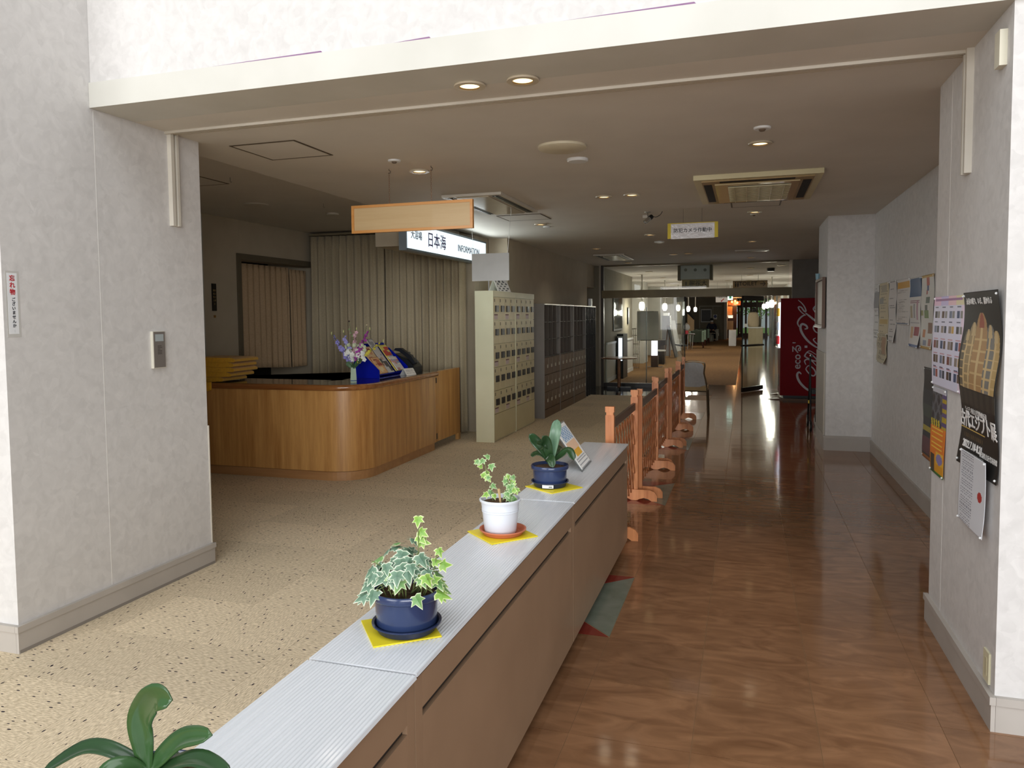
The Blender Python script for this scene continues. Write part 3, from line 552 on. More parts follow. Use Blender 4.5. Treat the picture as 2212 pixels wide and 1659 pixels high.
# small ivy in white pot
saucer('terracotta plastic saucer under the white pot', -0.912, 2.82, 0.093, 0.018, TERRA)
t = thing('potted_ivy', 'sparse lime ivy sprig in a white ridged pot', 'potted plant', (-0.922, 2.82, PZ)); h = 0.135
pot(t, -0.922, 2.82, [(0, 0), (0.060, 0), (0.063, 0.004), (0.0715, h * 0.62), (0.0735, h * 0.63), (0.0738, h * 0.66), (0.072, h * 0.67), (0.0743, h * 0.70), (0.073, h * 0.72), (0.0765, h * 0.93), (0.082, h * 0.935), (0.083, h * 0.98), (0.081, h), (0.077, h), (0.073, h * 0.88), (0, h * 0.86)], WPOT, 0.072, h * 0.88)
C0 = Vector((-0.922, 2.82, PZ + h)); mb = MB(); rnd = random.Random(11)
for base, pts in (((-0.03, 0, -0.01), ((-0.035, 0, 0.04), (-0.05, 0, 0.085), (-0.058, 0, 0.12), (-0.064, 0, 0.15))), ((0.01, 0, -0.01), ((0.02, 0, 0.03), (0.035, 0, 0.06), (0.03, 0, 0.095))), ((0.03, 0.01, -0.01), ((0.045, 0, 0.02), (0.05, 0, 0.04), (0.045, 0.0, 0.07)))):
    P = [C0 + Vector(base)] + [C0 + Vector(q) for q in pts]; mb.tube(P, 0.0018, 5)
    for i, q in enumerate(P[1:]):
        for s in range(4):
            p = q + Vector((rnd.uniform(-.022, .022), rnd.uniform(-.02, .02), rnd.uniform(-.018, .018))); put_leaf(t, IVY[rnd.choice((2, 3, 3, 2))], p, cam_up(p) + Vector((rnd.uniform(-.7, .7), rnd.uniform(-.4, .4), rnd.uniform(0, .6))), (rnd.uniform(-.8, .8), 0, rnd.uniform(-1, .5)), rnd.uniform(0.020, 0.031))
mb.build('stems', STEM, t, True)
MB().tube([C0 + Vector((0.012, -0.03, -0.012)), C0 + Vector((0.004, -0.03, 0.05))], [0.004, 0.006], 6).build('wooden_stick', PALE_WOOD, t)
PEB = mat('pebbles', '#8b7660', 0.8, c2='#5c4936', scale=30)
pb = MB(); rnd2 = random.Random(3)
for k in range(40): a = rnd2.uniform(0, 6.28); r = 0.066 * math.sqrt(rnd2.random()); pb.sphere((C0.x + r * math.cos(a), C0.y + r * math.sin(a), C0.z - 0.014), rnd2.uniform(0.003, 0.007), 6)
o = pb.build('pebbles', PEB, t); o['kind'] = 'stuff'
# strap-leaved plants
LEAFG = mat('dark_strap_leaf', '#2a4726', 0.3, c2='#223c20', scale=12, coat=0.25); LEAFG2 = mat('green_strap_leaf', '#37592d', 0.28, c2='#2f4e28', scale=10, coat=0.4)
def crom(P, n):
    P = [Vector(p) for p in P]; Q = [2 * P[0] - P[1]] + P + [2 * P[-1] - P[-2]]; out = []
    for i in range(1, len(Q) - 2):
        for k in range(n):
            u = k / n; a, b, c, d = Q[i - 1:i + 3]; out.append(0.5 * ((2 * b) + (c - a) * u + (2 * a - 5 * b + 4 * c - d) * u * u + (3 * b - a - 3 * c + d) * u ** 3))
    return out + [P[-1]]
def strap(t, P, w, face, m, tip=0.35):
    C = crom(P, 6); n = len(C); mb = MB(); rows = []
    for i, p in enumerate(C):
        u = i / (n - 1); tg = (C[min(i + 1, n - 1)] - C[max(i - 1, 0)]).normalized(); sd = tg.cross(Vector(face)).normalized(); nn = sd.cross(tg)
        ww = w * (0.42 + 0.58 * math.sin(min(1, u / 0.6) * PI / 2)) * (1 if u < 0.75 else math.sqrt(max(0.0, 1 - ((u - 0.75) / 0.25) ** 2)) * (1 - tip * 0.2) + 0.02)
        rows.append([p + sd * ww * 0.5 * s + nn * (0.16 * ww * abs(s) ** 1.5) for s in (-1, -0.55, 0, 0.55, 1)])
    V = [[mb.bm.verts.new(q) for q in r] for r in rows]
    for a, b in zip(V, V[1:]):
        for k in range(4): mb.bm.faces.new((a[k], a[k + 1], b[k + 1], b[k]))
    return mb.build('leaf', m, t, True, solid=0.0022)
saucer('navy plastic saucer with a white barcode sticker', -0.940, 3.69, 0.095, 0.026, NAVY)
sx = MB(); Ms = Matrix.Translation((-0.940, 3.69, PZ)) @ Matrix.Rotation(math.radians(-83), 4, 'Z')
sx.grid(lambda u, v: Ms @ Vector((0.0915 * math.cos((u - .5) * .62), 0.0915 * math.sin((u - .5) * .62), 0.006 + 0.016 * v)), 8, 1); o = sx.build('barcode_sticker', WHITE); 
sau = [q for q in COL.objects if q.get('label') == 'navy plastic saucer with a white barcode sticker'][0]; o.location = wm(sau).inverted() @ o.location; o.parent = sau
bx_ = MB(); bx_.grid(lambda u, v: Ms @ Vector((0.0922 * math.cos(0.06 + u * .18), 0.0922 * math.sin(0.06 + u * .18), 0.010 + 0.006 * v)), 4, 1); o2 = bx_.build('barcode_print', mat('barcode_grey', '#6d7478', 0.6)); o2.location = wm(o).inverted() @ o2.location; o2.parent = o
t = thing('potted_clivia', 'broad-leaved green plant in a blue pot by the leaflet stand', 'potted plant', (-0.94, 3.69, PZ)); pot(t, -0.94, 3.69, bluepot_prof(0.0955, 0.104), BLUE, 0.083, 0.09)
Y = 3.69; q = lambda px, py, dy=0.0: ony(px, py, Y + dy)
S0 = q(1190, 1000)
for P, w, f, m in (([S0, q(1192, 975), q(1200, 935), q(1204, 906, .02)], 0.055, (0.1, -1, 0.1), mat('grey_green_leaf', '#6d8a70', 0.3, c2='#45664c', scale=6, stretch=(8, 8, 1))), ([S0, q(1178, 978), q(1158, 955), q(1143, 938, -.02)], 0.052, (0.3, -1, 0.6), LEAFG), ([S0, q(1185, 975, -.02), q(1180, 955, -.04), q(1172, 942, -.08)], 0.05, (0.1, -1, 0.5), LEAFG), ([S0, q(1210, 985), q(1228, 974), q(1240, 994, -.02)], 0.045, (0.2, -0.6, 1), LEAFG), ([S0, q(1172, 982), q(1158, 981), q(1150, 987, -.03)], 0.04, (-0.2, -0.6, 1), LEAFG), ([S0, q(1184, 990, -.03), q(1190, 992, -.07), q(1195, 1010, -.10)], 0.045, (0, -1, 0.6), LEAFG), ([S0, q(1200, 978, .02), q(1205, 968, .06), q(1215, 968, .1)], 0.035, (0.2, -0.6, 0.8), LEAFG), ([S0, q(1176, 975, -.02), q(1170, 962, -.05), q(1160, 961, -.09)], 0.045, (0, -1, .7), LEAFG)):
    strap(t, P, w, f, m)
# near plant at the very front of the row (pot just outside the photo)
PX_, PY_ = -0.925, 0.965
saucer('navy saucer at the near end of the cabinet row', PX_, PY_, 0.092, 0.022, NAVY)
t = thing('potted_clivia', 'broad-leaved green plant whose pot has no yellow mat', 'potted plant', (PX_, PY_, PZ)); pot(t, PX_, PY_, bluepot_prof(0.09, 0.10), BLUE, 0.078, 0.086)
Y = 0.965; S0 = q(318, 1668)
for P, w, f, m in (([S0, q(312, 1610), q(308, 1550, -.005), q(335, 1506, -.02), q(372, 1512, -.03)], 0.046, (0.25, -1, 0.25), LEAFG2), ([S0, q(345, 1640), q(395, 1597), q(458, 1588, -.02)], 0.034, (0.1, -1, 0.9), LEAFG2), ([S0, q(270, 1632), q(190, 1614), q(90, 1668, -.02)], 0.026, (-0.1, -0.7, 1), LEAFG), ([S0, q(370, 1652, -.01), q(430, 1640, -.03), q(500, 1672, -.05)], 0.028, (0.2, -0.7, 1), LEAFG), ([S0, q(280, 1655, -.02), q(240, 1662, -.04), q(200, 1700, -.06)], 0.03, (0, -1, 1), LEAFG2), ([S0, q(335, 1660, .03), q(385, 1632, .06), q(410, 1640, .09)], 0.03, (0, -0.5, 1), LEAFG)):
    strap(t, P, w, f, m)
# acrylic leaflet stand
t = thing('leaflet_stand', 'tilted clear leaflet stand on the white cabinet top', 'leaflet stand', (-0.905, 4.22, TOPZ))
A = onz(1257, 1020, TOPZ); Bq = onz(1277, 997, TOPZ); wid = (Bq - A); wid.z = 0; L0 = 0.315
up = Vector((-0.30, 0.03, 0.0)); top = Vector((-0.175, 0.02, 0.235))
paper = MB(); ac = MB(); nx = wid.cross(top).normalized()
def quadslab(mb, a, e1, e2, th):
    n_ = e1.cross(e2).normalized() * th; vs = [mb.bm.verts.new(p) for p in (a, a + e1, a + e1 + e2, a + e2, a + n_, a + e1 + n_, a + e1 + e2 + n_, a + e2 + n_)]
    for f in ((3, 2, 1, 0), (4, 5, 6, 7), (0, 1, 5, 4), (1, 2, 6, 5), (2, 3, 7, 6), (3, 0, 4, 7)): mb.bm.faces.new([vs[i] for i in f])
    return mb
ACRY = mat('clear_acrylic', '#f2f6f6', 0.06, trans=0.92, ior=1.3)
quadslab(ac, A, wid, top, 0.004).build('front_plate', ACRY, t)
e = MB(); quadslab(e, A + Vector((-0.13, 0.01, 0)), wid, Vector((-0.045, 0.01, 0.235)) + Vector((0, 0, -0.004)), 0.003); e.build('back_plate', ACRY, t)
def lp(u, v):
    if 0.62 < v < 0.93 and 0.12 < u < 0.9: return '#7fa6cf' if math.sin(u * 40) * math.sin(v * 60) > 0 else '#dfe8f0'
    if 0.40 < v < 0.60 and 0.1 < u < 0.9: return '#f0c9a8'
    if 0.24 < v < 0.40 and 0.3 < u < 0.85: return '#f0b528'
    if v < 0.22 and math.sin(v * 160) > 0.2 and 0.1 < u < 0.9: return '#a9a9ad'
    return '#f0efec'
nn = wid.cross(top).normalized()
painted('leaflet', lambda u, v: A + wid * (0.04 + 0.92 * u) + top * (0.03 + 0.94 * v) + nn * 0.0055, 24, 40, lp, t, 0.0008)
# ================================================================== FOLDING FENCE
def foot_pts():
    P = []
    for k in range(9): a = PI * k / 8; P.append((0.045 + 0.075 * math.cos(a) + 0.055, 0.03 * math.sin(a) ** 1.0))
    return P
def fence(y0, y1, x, label, wide=0.042):
    t = thing('folding_fence', label, 'fence', (x, (y0 + y1) / 2, 0), 0, 'expanding wooden fences in a row')
    for yy in (y0 + 0.024, y1 - 0.024):
        p = B(x - wide / 2, x + wide / 2, yy - 0.021, yy + 0.021, 0.0, 0.885).build('post', FENCE_WOOD, t)
        B(x - wide / 2 + 0.005, x + wide / 2 - 0.005, yy - 0.016, yy + 0.016, 0.885, 0.905).build('post_neck', FENCE_WOOD, p)
        B(x - wide / 2 - 0.001, x + wide / 2 + 0.001, yy - 0.022, yy + 0.022, 0.905, 0.945).bevel(0.006, 2).build('post_cap', FENCE_WOOD, p)
        s = 0.026 if yy < (y0 + y1) / 2 else -0.026
        pr = [(-0.195, 0), (-0.15, 0), (-0.12, 0.018), (-0.085, 0.026), (-0.05, 0.016), (-0.02, 0.002), (0.02, 0.002), (0.05, 0.016), (0.085, 0.026), (0.12, 0.018), (0.15, 0), (0.195, 0), (0.195, 0.05), (0.175, 0.078), (0.135, 0.095), (-0.135, 0.095), (-0.175, 0.078), (-0.195, 0.05)]
        f_ = MB().prism([(x + a, b) for a, b in pr], 'y', yy - 0.0215 + s * 0.0 + (0.0216 if s > 0 else -0.0216) , yy - 0.0215 + (0.0216 if s > 0 else -0.0216) + 0.02 ).build('foot', FENCE_WOOD, t)
        for zz in (0.03, 0.06): MB().lathe([(0, 0), (0.005, 0), (0.005, 0.002), (0, 0.002)], (0, 0, 0), 8, Matrix.Translation((x, yy - 0.0215, zz)) @ Matrix.Rotation(PI / 2, 4, 'X')).build('bolt', BLACK, p)
    B(x - 0.010, x + 0.010, y0 + 0.046, y1 - 0.046, 0.775, 0.835).build('top_rail', FENCE_RAIL, t)
    zl, zh = 0.11, 0.755; run = 0.34; ya, yb = y0 + 0.048, y1 - 0.048; n = 9
    for lay, s in ((-1, 1), (1, -1)):
        for k in range(-3, n):
            yy0 = ya + (yb - ya) * (k + 0.5) / n if s > 0 else yb - (yb - ya) * (k + 0.5) / n
            yy1 = yy0 + s * run; u0, u1 = 0.0, 1.0
            lo, hi = ya, yb
            def cl(u): return yy0 + (yy1 - yy0) * u
            if s > 0: u0 = max(u0, (lo - yy0) / run); u1 = min(u1, (hi - yy0) / run)
            else: u0 = max(u0, (yy0 - hi) / run); u1 = min(u1, (yy0 - lo) / run)
            if u1 - u0 < 0.12: continue
            a = Vector((x + lay * 0.0042, cl(u0), zl + (zh - zl) * u0)); b = Vector((x + lay * 0.0042, cl(u1), zl + (zh - zl) * u1)); d = (b - a).normalized()
            M = Matrix.Translation((a + b) / 2) @ Matrix.Rotation(math.atan2(-d.y, d.z) , 4, 'X'); h2 = (b - a).length / 2
            MB().box(-0.0035, 0.0035, -0.0075, 0.0075, -h2, h2, M).build('slat', FENCE_SLAT, t)
    return t
PY = [5.24, 6.56, 7.92, 9.31, 10.68, 11.85]
for k, lab in enumerate(('wooden lattice fence panel starting behind the low cabinet end', 'second wooden lattice fence panel from the low cabinets', 'third wooden lattice fence panel from the low cabinets', 'fourth wooden lattice fence panel from the low cabinets', 'last wooden lattice fence panel beside the grey chair')):
    fence(PY[k] - 0.0, PY[k + 1] - 0.05, -0.892 + (0.02 if k % 2 else -0.012), lab, 0.060 if k == 0 else 0.044)
# ================================================================== STACKING CHAIR
t = thing('stacking_chair', 'grey upholstered stacking chair with bronze tube frame by the fence', 'chair', (-0.77, 12.1, 0))
GREYF = mat('grey_chair_fabric', '#b9b8b6', 0.85, c2='#aeadab', scale=30); BRONZE = mat('bronze_tube', '#6e604d', 0.3, 0.8)
cx, cy = -0.775, 12.0
back = [(-0.20, 0.455), (-0.195, 0.55), (-0.165, 0.68), (-0.175, 0.80), (-0.15, 0.85), (0.0, 0.872), (0.15, 0.85), (0.175, 0.80), (0.165, 0.68), (0.195, 0.55), (0.20, 0.455)]
lean = lambda z: cy + 0.03 - (z - 0.45) * 0.18
BP = crom([(cx + x, lean(z), z) for x, z in back], 4)
MB().tube(BP, 0.011, 8).build('back_frame', BRONZE, t, True)
pb = MB(); pts = [(cx + x * 0.93, z) for x, z in [(-0.20, 0.50), (-0.19, 0.56), (-0.162, 0.68), (-0.172, 0.79), (-0.14, 0.84), (0, 0.858), (0.14, 0.84), (0.172, 0.79), (0.162, 0.68), (0.19, 0.56), (0.20, 0.50), (0.1, 0.47), (-0.1, 0.47)]]
A_ = [pb.bm.verts.new((x, lean(z) - 0.018, z)) for x, z in pts]; B_ = [pb.bm.verts.new((x, lean(z) + 0.018, z)) for x, z in pts]; pb.bm.faces.new(A_); pb.bm.faces.new(B_[::-1])
for i in range(len(pts)): pb.bm.faces.new((A_[i], B_[i], B_[(i + 1) % len(pts)], A_[(i + 1) % len(pts)]))
pb.bevel(0.006, 2).build('backrest', GREYF, t, True)
B(cx - 0.215, cx + 0.215, cy + 0.02, cy + 0.44, 0.41, 0.47).bevel(0.02, 3).build('seat', mat('tan_seat', '#b79a6d', 0.8), t, True)
B(cx - 0.20, cx + 0.20, cy + 0.03, cy + 0.43, 0.392, 0.409).build('seat_pan', BLACK, t)
for s in (-1, 1):
    MB().tube([(cx + s * 0.205, cy + 0.02, 0.455), (cx + s * 0.212, cy - 0.01, 0.30), (cx + s * 0.225, cy - 0.06, 0.0)], 0.011, 8).build('leg', BRONZE, t, True)
    MB().tube([(cx + s * 0.205, cy + 0.42, 0.40), (cx + s * 0.22, cy + 0.46, 0.0)], 0.011, 8).build('leg', BRONZE, t, True)
MB().tube([(cx - 0.205, cy + 0.0, 0.40), (cx + 0.205, cy + 0.0, 0.40)], 0.007, 6).build('stretcher', BRONZE, t)
# ================================================================== VENDING MACHINE
RED = mat('vending_red', '#7a0612', 0.45, c2='#720510', scale=2, spec=0.12); SILV = mat('silver_print', '#b9b7bb', 0.35)
VX0, VX1, VY0, VY1 = 0.605, 1.385, 14.96, 16.05
t = thing('vending_machine', 'tall red drinks vending machine with silver script lettering', 'vending machine', ((VX0 + VX1) / 2, (VY0 + VY1) / 2, 0))
B(VX0 + 0.05, VX1, VY0, VY1, 0.07, 1.87).bevel(0.012, 2).build('body', RED, t)
B(VX0 + 0.06, VX1 - 0.02, VY0 + 0.02, VY1 - 0.02, 0, 0.069).build('base', BLACK, t)
dr = B(VX0, VX0 + 0.049, VY0 + 0.0, VY1, 0.07, 1.87).bevel(0.012, 2).build('door', RED, t)
B(VX0 - 0.004, VX0 - 0.0005, VY0 + 0.06, VY1 - 0.06, 0.95, 1.80).build('display_window', emis('vending_display_glow', '#e9f2ff', 1.6), dr)
for r in range(3):
    for k in range(8):
        c = ('#d33', '#2a7d3a', '#e9b52d', '#27408f', '#7a4a24', '#dfe3e6', '#c2452c', '#3a8fb0')[(k * 3 + r * 5) % 8]
        c = c if len(c) == 7 else '#dd3333'
        MB().lathe([(0, 0), (0.03, 0), (0.033, 0.01), (0.033, 0.13), (0.026, 0.15), (0, 0.15)], (VX0 - 0.04, VY0 + 0.15 + k * 0.112, 1.02 + r * 0.26), 10).build('sample_can', mat('can_' + c[1:], c, 0.3), dr, True)
B(VX0 - 0.075, VX0 - 0.0045, VY0 + 0.05, VY1 - 0.05, 0.94, 0.949).build('window_ledge', STEEL, dr)
B(VX0 - 0.078, VX0 - 0.075, VY0 + 0.05, VY1 - 0.05, 0.949, 1.81).build('window_glass', GLASS, dr)
B(VX0 - 0.006, VX0 - 0.0005, VY0 + 0.55, VY1 - 0.12, 0.2, 0.42).build('dispensing_slot', BLACK, dr)
# silver script and slogan on the near side
LOGO = [  # strokes traced on the printed side panel (photo pixels), width in metres
    ([(1731, 808), (1726, 804), (1722, 809), (1724, 819), (1731, 830), (1742, 840), (1754, 846), (1766, 848)], .030),
    ([(1741, 795), (1747, 790), (1757, 796), (1762, 806), (1757, 812), (1748, 807), (1741, 798), (1743, 794)], .018),
    ([(1741, 788), (1738, 780), (1744, 776), (1754, 780), (1763, 790)], .018),
    ([(1739, 770), (1743, 762), (1752, 765), (1762, 774), (1764, 780), (1754, 778), (1742, 772), (1738, 768), (1748, 758), (1763, 766)], .016),
    ([(1738, 749), (1744, 749)], .030),
    ([(1738, 711), (1744, 709), (1741, 703), (1733, 700), (1729, 706), (1731, 716), (1738, 728), (1748, 739), (1760, 748), (1768, 752)], .030),
    ([(1726, 706), (1723, 698), (1726, 690), (1733, 683), (1740, 680)], .022),
    ([(1741, 681), (1733, 676), (1726, 668), (1725, 663), (1731, 664), (1737, 672), (1741, 672), (1738, 663), (1732, 655), (1724, 648)], .018),
    ([(1740, 676), (1750, 684), (1760, 692), (1768, 697)], .026),
    ([(1758, 663), (1762, 668), (1767, 672)], .014), ([(1765, 660), (1760, 662), (1757, 668), (1763, 676), (1768, 680)], .016),
    ([(1766, 702), (1760, 702), (1757, 708), (1761, 716), (1768, 720)], .018), ([(1762, 730), (1757, 734), (1764, 742), (1769, 744)], .016)]
def ribbon(P, w, y):
    C = crom([ony(a, b, y) for a, b in P], 5) if len(P) > 2 else [ony(a, b, y) for a, b in P]; mb = MB(); V = []
    for i, p in enumerate(C):
        u = i / (len(C) - 1); tg = (C[min(i + 1, len(C) - 1)] - C[max(i - 1, 0)]).normalized(); sd = Vector((-tg.z, 0, tg.x)); ww = w * (0.35 + 0.65 * math.sin(PI * min(1, max(0.02, u)) ) ** 0.6 if len(P) > 2 else 1); ww = max(ww, w * .3)
        V.append((mb.bm.verts.new(p + sd * ww / 2), mb.bm.verts.new(p - sd * ww / 2)))
    for a, b in zip(V, V[1:]): mb.bm.faces.new((a[0], a[1], b[1], b[0]))
    return mb
for P, w in LOGO: ribbon(P, w * 1.35, VY0 - 0.0012).build('script_lettering', SILV, t)
text('slogan_lettering', "eco\u308b'", 0.19, SILV, t, ony(1722, 768, VY0 - 0.001), (PI / 2, -PI / 2, 0), 0.004, 0.0003)
for k, (px, py) in enumerate(((1657, 862), (1663, 851))):
    a = onz(px, py); mb = MB(); yy = a.y
    mb.prism([(a.x, 0.0), (a.x + 0.16, 0.022), (VX1 - 0.1 if k == 0 else VX0 - 0.02, 0.022), (VX1 - 0.1 if k == 0 else VX0 - 0.02, 0.0)], 'y', yy - 0.06, yy + 0.06)
    tag(mb.build('floor_wedge', mat('dark_wedge_wood', '#5e4430', 0.35)), ('long dark wooden floor wedge lying in front of the red vending machine', 'short dark wooden floor wedge beside the front of the red vending machine')[k], 'floor wedge')
# folded walker parked behind the column
t = thing('folded_walker', 'folded black wheeled walker parked behind the wall column', 'walker', (0.93, 11.0, 0)); wx = 0.80
for s, xx in ((0, 0.83), (1, 0.93)):
    for yy, r in ((10.85, 0.075), (11.35, 0.09)):
        w_ = MB().lathe([(0.0, -0.014), (r * .9, -0.014), (r, -0.008), (r, 0.008), (r * .9, 0.014), (0, 0.014)], (0, 0, 0), 20, Matrix.Translation((xx, yy, r)) @ Matrix.Rotation(PI / 2, 4, 'Y')).build('wheel', BLACK, t, True)
        MB().lathe([(0, -0.016), (r * .5, -0.016), (r * .5, 0.016), (0, 0.016)], (0, 0, 0), 14, Matrix.Translation((xx, yy, r)) @ Matrix.Rotation(PI / 2, 4, 'Y')).build('hub', STEEL, w_)
    MB().tube([(xx, 10.85, 0.08), (xx, 10.93, 0.45), (xx, 11.05, 0.98), (xx, 10.9, 1.02)], 0.012, 8).build('frame_tube', STEEL if s else BLACK, t, True)
    MB().tube([(xx, 11.35, 0.10), (xx, 11.1, 0.62), (xx, 11.03, 0.9)], 0.012, 8).build('frame_tube', BLACK, t, True)
    MB().tube([(xx, 10.92, 1.02), (xx, 10.80, 1.02)], 0.018, 8).build('grip', BLACK, t, True)
B(0.84, 0.92, 10.96, 11.2, 0.50, 0.56).build('seat', BLACK, t); B(0.80, 0.815, 10.90, 10.93, 0.38, 0.42).build('brake_tab', mat('yellow_tab', '#d8b21f', 0.4), t)
# ================================================================== RECEPTION COUNTER
def arc_path(off, y_end=8.3):
    # outline of the L-shaped counter: front run, rounded corner, side run; off > 0 moves outwards
    r, cxx, cyy = 0.36, -3.865, 6.785; P = [(-5.96, cyy - r - off)]
    for k in range(13): a = -PI / 2 + PI / 2 * k / 12; P.append((cxx + (r + off) * math.cos(a), cyy + (r + off) * math.sin(a)))
    P.append((cxx + r + off, y_end)); return P
def band(o_out, o_in, z0, z1, y_end=8.3): return MB().prism(arc_path(o_out, y_end) + arc_path(-o_in, y_end)[::-1], 'z', z0, z1)
t = thing('reception_counter', 'curved wooden reception counter with vertical veneer and dark top', 'counter', (-4.4, 7.0, 0))
band(-0.02, 0.60, 0.0, 0.088, 8.29).build('plinth', wood_mat('plinth_wood', '#a27448', '#bf9160', 0.4, 'x', 0.6, 0.1), t)
band(0.0, 0.06, 0.095, 0.885).build('front_panel', COUNTER_WOOD, t, True)
band(-0.075, 0.60, 0.10, 0.86, 8.28).build('inner_body', DARK, t)
band(-0.02, 0.62, 0.887, 0.935).build('worktop', mat('dark_counter_top', '#3c2c22', 0.12, c2='#33251c', scale=3, coat=0.4), t)
nz = MB(); path = arc_path(0.012); 
nz2 = [Vector((x, y, 0.911)) for x, y in path]
nz.tube(nz2, 0.030, 12); nz.build('nosing', NOSING, t, True)
fl = thing('flap_door', 'wooden flap door closing the end of the reception counter', 'counter door', (-3.52, 8.68, 0))
B(-3.56, -3.505, 8.318, 9.08, 0.10, 0.935).build('panel', COUNTER_WOOD, fl); B(-3.57, -3.504, 9.081, 9.095, 0.10, 0.935).build('edge_strip', NOSING, fl)
B(-3.503, -3.500, 8.30, 8.326, 0.80, 0.865).build('hinge', BLACK, fl); B(-3.503, -3.500, 8.30, 8.326, 0.13, 0.20).build('hinge', BLACK, fl)
B(-3.575, -3.53, 9.096, 9.16, 0.0, 0.93).build('jamb_post', COUNTER_WOOD, fl)
CT = 0.9355
# yellow towels, folded and stacked at the end of the counter
TOW = mat('mustard_towel', '#e5ac22', 0.95, c2='#d39a18', scale=60, bump=0.5, bscale=220, sheen=0.3)
tz = CT + 0.005
for k in range(5):
    x1 = ony(538 - (0, 4, 2, 10, 26)[4 - k] , 790, 6.70).x; h = 0.049
    hx = 0.30; prof = []
    for q_ in range(32):
        aa = 2 * PI * q_ / 32; ca, sa = math.cos(aa), math.sin(aa); uu = math.copysign(abs(ca) ** 0.30, ca); prof.append((x1 - hx + hx * uu, tz + h / 2 + (h / 2) * math.copysign(abs(sa) ** 0.55, sa) + 0.004 * math.sin(uu * 9 + 1)))
    mb = MB(); mb.prism(prof, 'y', 6.47 + 0.008 * (k % 2), 6.86); mb.bevel(0.010, 2)
    o = mb.build('folded_towel', TOW, None, True); tag(o, ('lowest mustard towel of the folded stack on the counter', 'mustard towel second from the bottom of the folded stack', 'middle mustard towel of the folded stack on the counter', 'mustard towel second from the top of the folded stack', 'topmost mustard towel of the folded stack on the counter')[k], 'towel', 'folded towels on the counter'); tz += 0.0496
dm = MB(); dm.grid(lambda u, v: Vector((-5.45 + u * 0.32, 6.368 - 0.004 * math.sin(u * 9), CT + 0.015 - v * (0.20 - 0.12 * u))), 12, 6); o = dm.build('draped_towel', TOW, None, True, solid=0.012); tag(o, 'mustard towel hanging over the front edge of the counter', 'towel', 'folded towels on the counter')
# vase with artificial flowers
vx, vy = -3.775, 6.82
CEL = mat('celadon_glaze', '#c9dcc4', 0.15, c2='#bdd2b9', scale=3, coat=0.4)
t = thing('vase', 'pale celadon vase with a blue foot band on the counter', 'vase', (vx, vy, CT))
MB().lathe([(0, 0), (0.034, 0), (0.035, 0.012), (0.034, 0.05), (0.029, 0.13), (0.027, 0.148), (0.024, 0.148), (0.024, 0.10), (0, 0.08)], (vx, vy, CT), 6).build('body', CEL, t)
MB().lathe([(0.0353, 0.010), (0.0362, 0.012), (0.0362, 0.018), (0.0353, 0.020)], (vx, vy, CT), 6, cap=False).build('foot_band', mat('vase_blue_band', '#5b6f8f', 0.3), t)
FG = mat('flower_stem_green', '#4f6b3a', 0.6); root = Vector((vx, vy, CT + 0.13))
def petal_mesh(name, m, r=1.0):
    mb = MB()
    for k in range(5):
        a = 2 * PI * k / 5; mb.grid(lambda u, v, a=a: Vector((math.cos(a) * (0.1 + 0.9 * v) - math.sin(a) * (u - .5) * 0.9 * math.sin(PI * (0.15 + 0.7 * v)), math.sin(a) * (0.1 + 0.9 * v) + math.cos(a) * (u - .5) * 0.9 * math.sin(PI * (0.15 + 0.7 * v)), 0.35 * v * v)), 2, 3)
    me = mb.mesh(name, True); me.materials.append(m); return me
def spike(label, tip, col, n, s):
    s *= 1.5; tip = Vector(tip); t = thing('flower_stem', label, 'flower', root, 0, 'artificial flowers in the vase'); mid = (root + tip) / 2 + Vector((0, 0, 0.02)); C = crom([root - Vector((0, 0, 0.08)), root, mid, tip], 8)
    MB().tube(C, 0.0022, 5).build('stem', FG, t); me = petal_mesh('blossom', mat('petal_' + col[1:], col, 0.7)); rr = random.Random(len(label) * 7)
    MB().sphere(tip, 0.006, 8, (1, 1, 3)).build('bud', mat('bud_green', '#c8cc8a', 0.6), t, True)
    L = len(C)
    for k in range(n):
        u = 0.52 + 0.44 * k / n; p = C[min(L - 1, int(u * (L - 1)))] + Vector((rr.uniform(-1, 1), rr.uniform(-1, .3), rr.uniform(-.5, .5))) * 0.012
        w = s * (1.25 - 0.5 * k / n); inst('blossom', me, t, wm(t).inverted() @ p, lookrot((rr.uniform(-1, 1), -1 + rr.uniform(-.3, .5), rr.uniform(-.3, .8)), (0, 0, 1)), (w, w, w))
    return t
fy = vy
spike('lavender artificial larkspur stem leaning furthest out of the vase', ony(716, 720, fy), '#9c96d8', 12, 0.017)
spike('upright lavender artificial larkspur stem in the vase', ony(742, 716, fy + .02), '#a6a2dc', 10, 0.017)
spike('pale pink artificial larkspur stem in the vase', ony(770, 710, fy + .03), '#d9aeb9', 11, 0.016)
spike('magenta artificial larkspur stem in the vase', ony(799, 710, fy), '#a843a2', 12, 0.016)
spike('yellow feathery artificial spray in the vase', ony(828, 737, fy - .03), '#d6c94e', 12, 0.012)
t = thing('flower_stem', 'cluster of white artificial roses and hydrangea in the vase', 'flower', root, 0, 'artificial flowers in the vase'); MB().tube([root - Vector((0, 0, .08)), root + Vector((0, 0, 0.06))], 0.003, 5).build('stem', FG, t)
pw = petal_mesh('blossom', mat('white_petal', '#eceee6', 0.7)); pg = petal_mesh('blossom', mat('pale_green_petal', '#c9d3b4', 0.7)); rr = random.Random(4)
for k in range(30):
    c = ony(rr.uniform(746, 788), rr.uniform(742, 778), fy - rr.uniform(0.0, 0.05)); g = c.z > ony(760, 757, fy).z; s = rr.uniform(0.016, 0.022) if g else rr.uniform(0.022, 0.03); inst('blossom', pg if g else pw, t, wm(t).inverted() @ c, lookrot((rr.uniform(-.8, .8), -1, rr.uniform(-.4, .8)), (0, 0, 1)), (s, s, s))
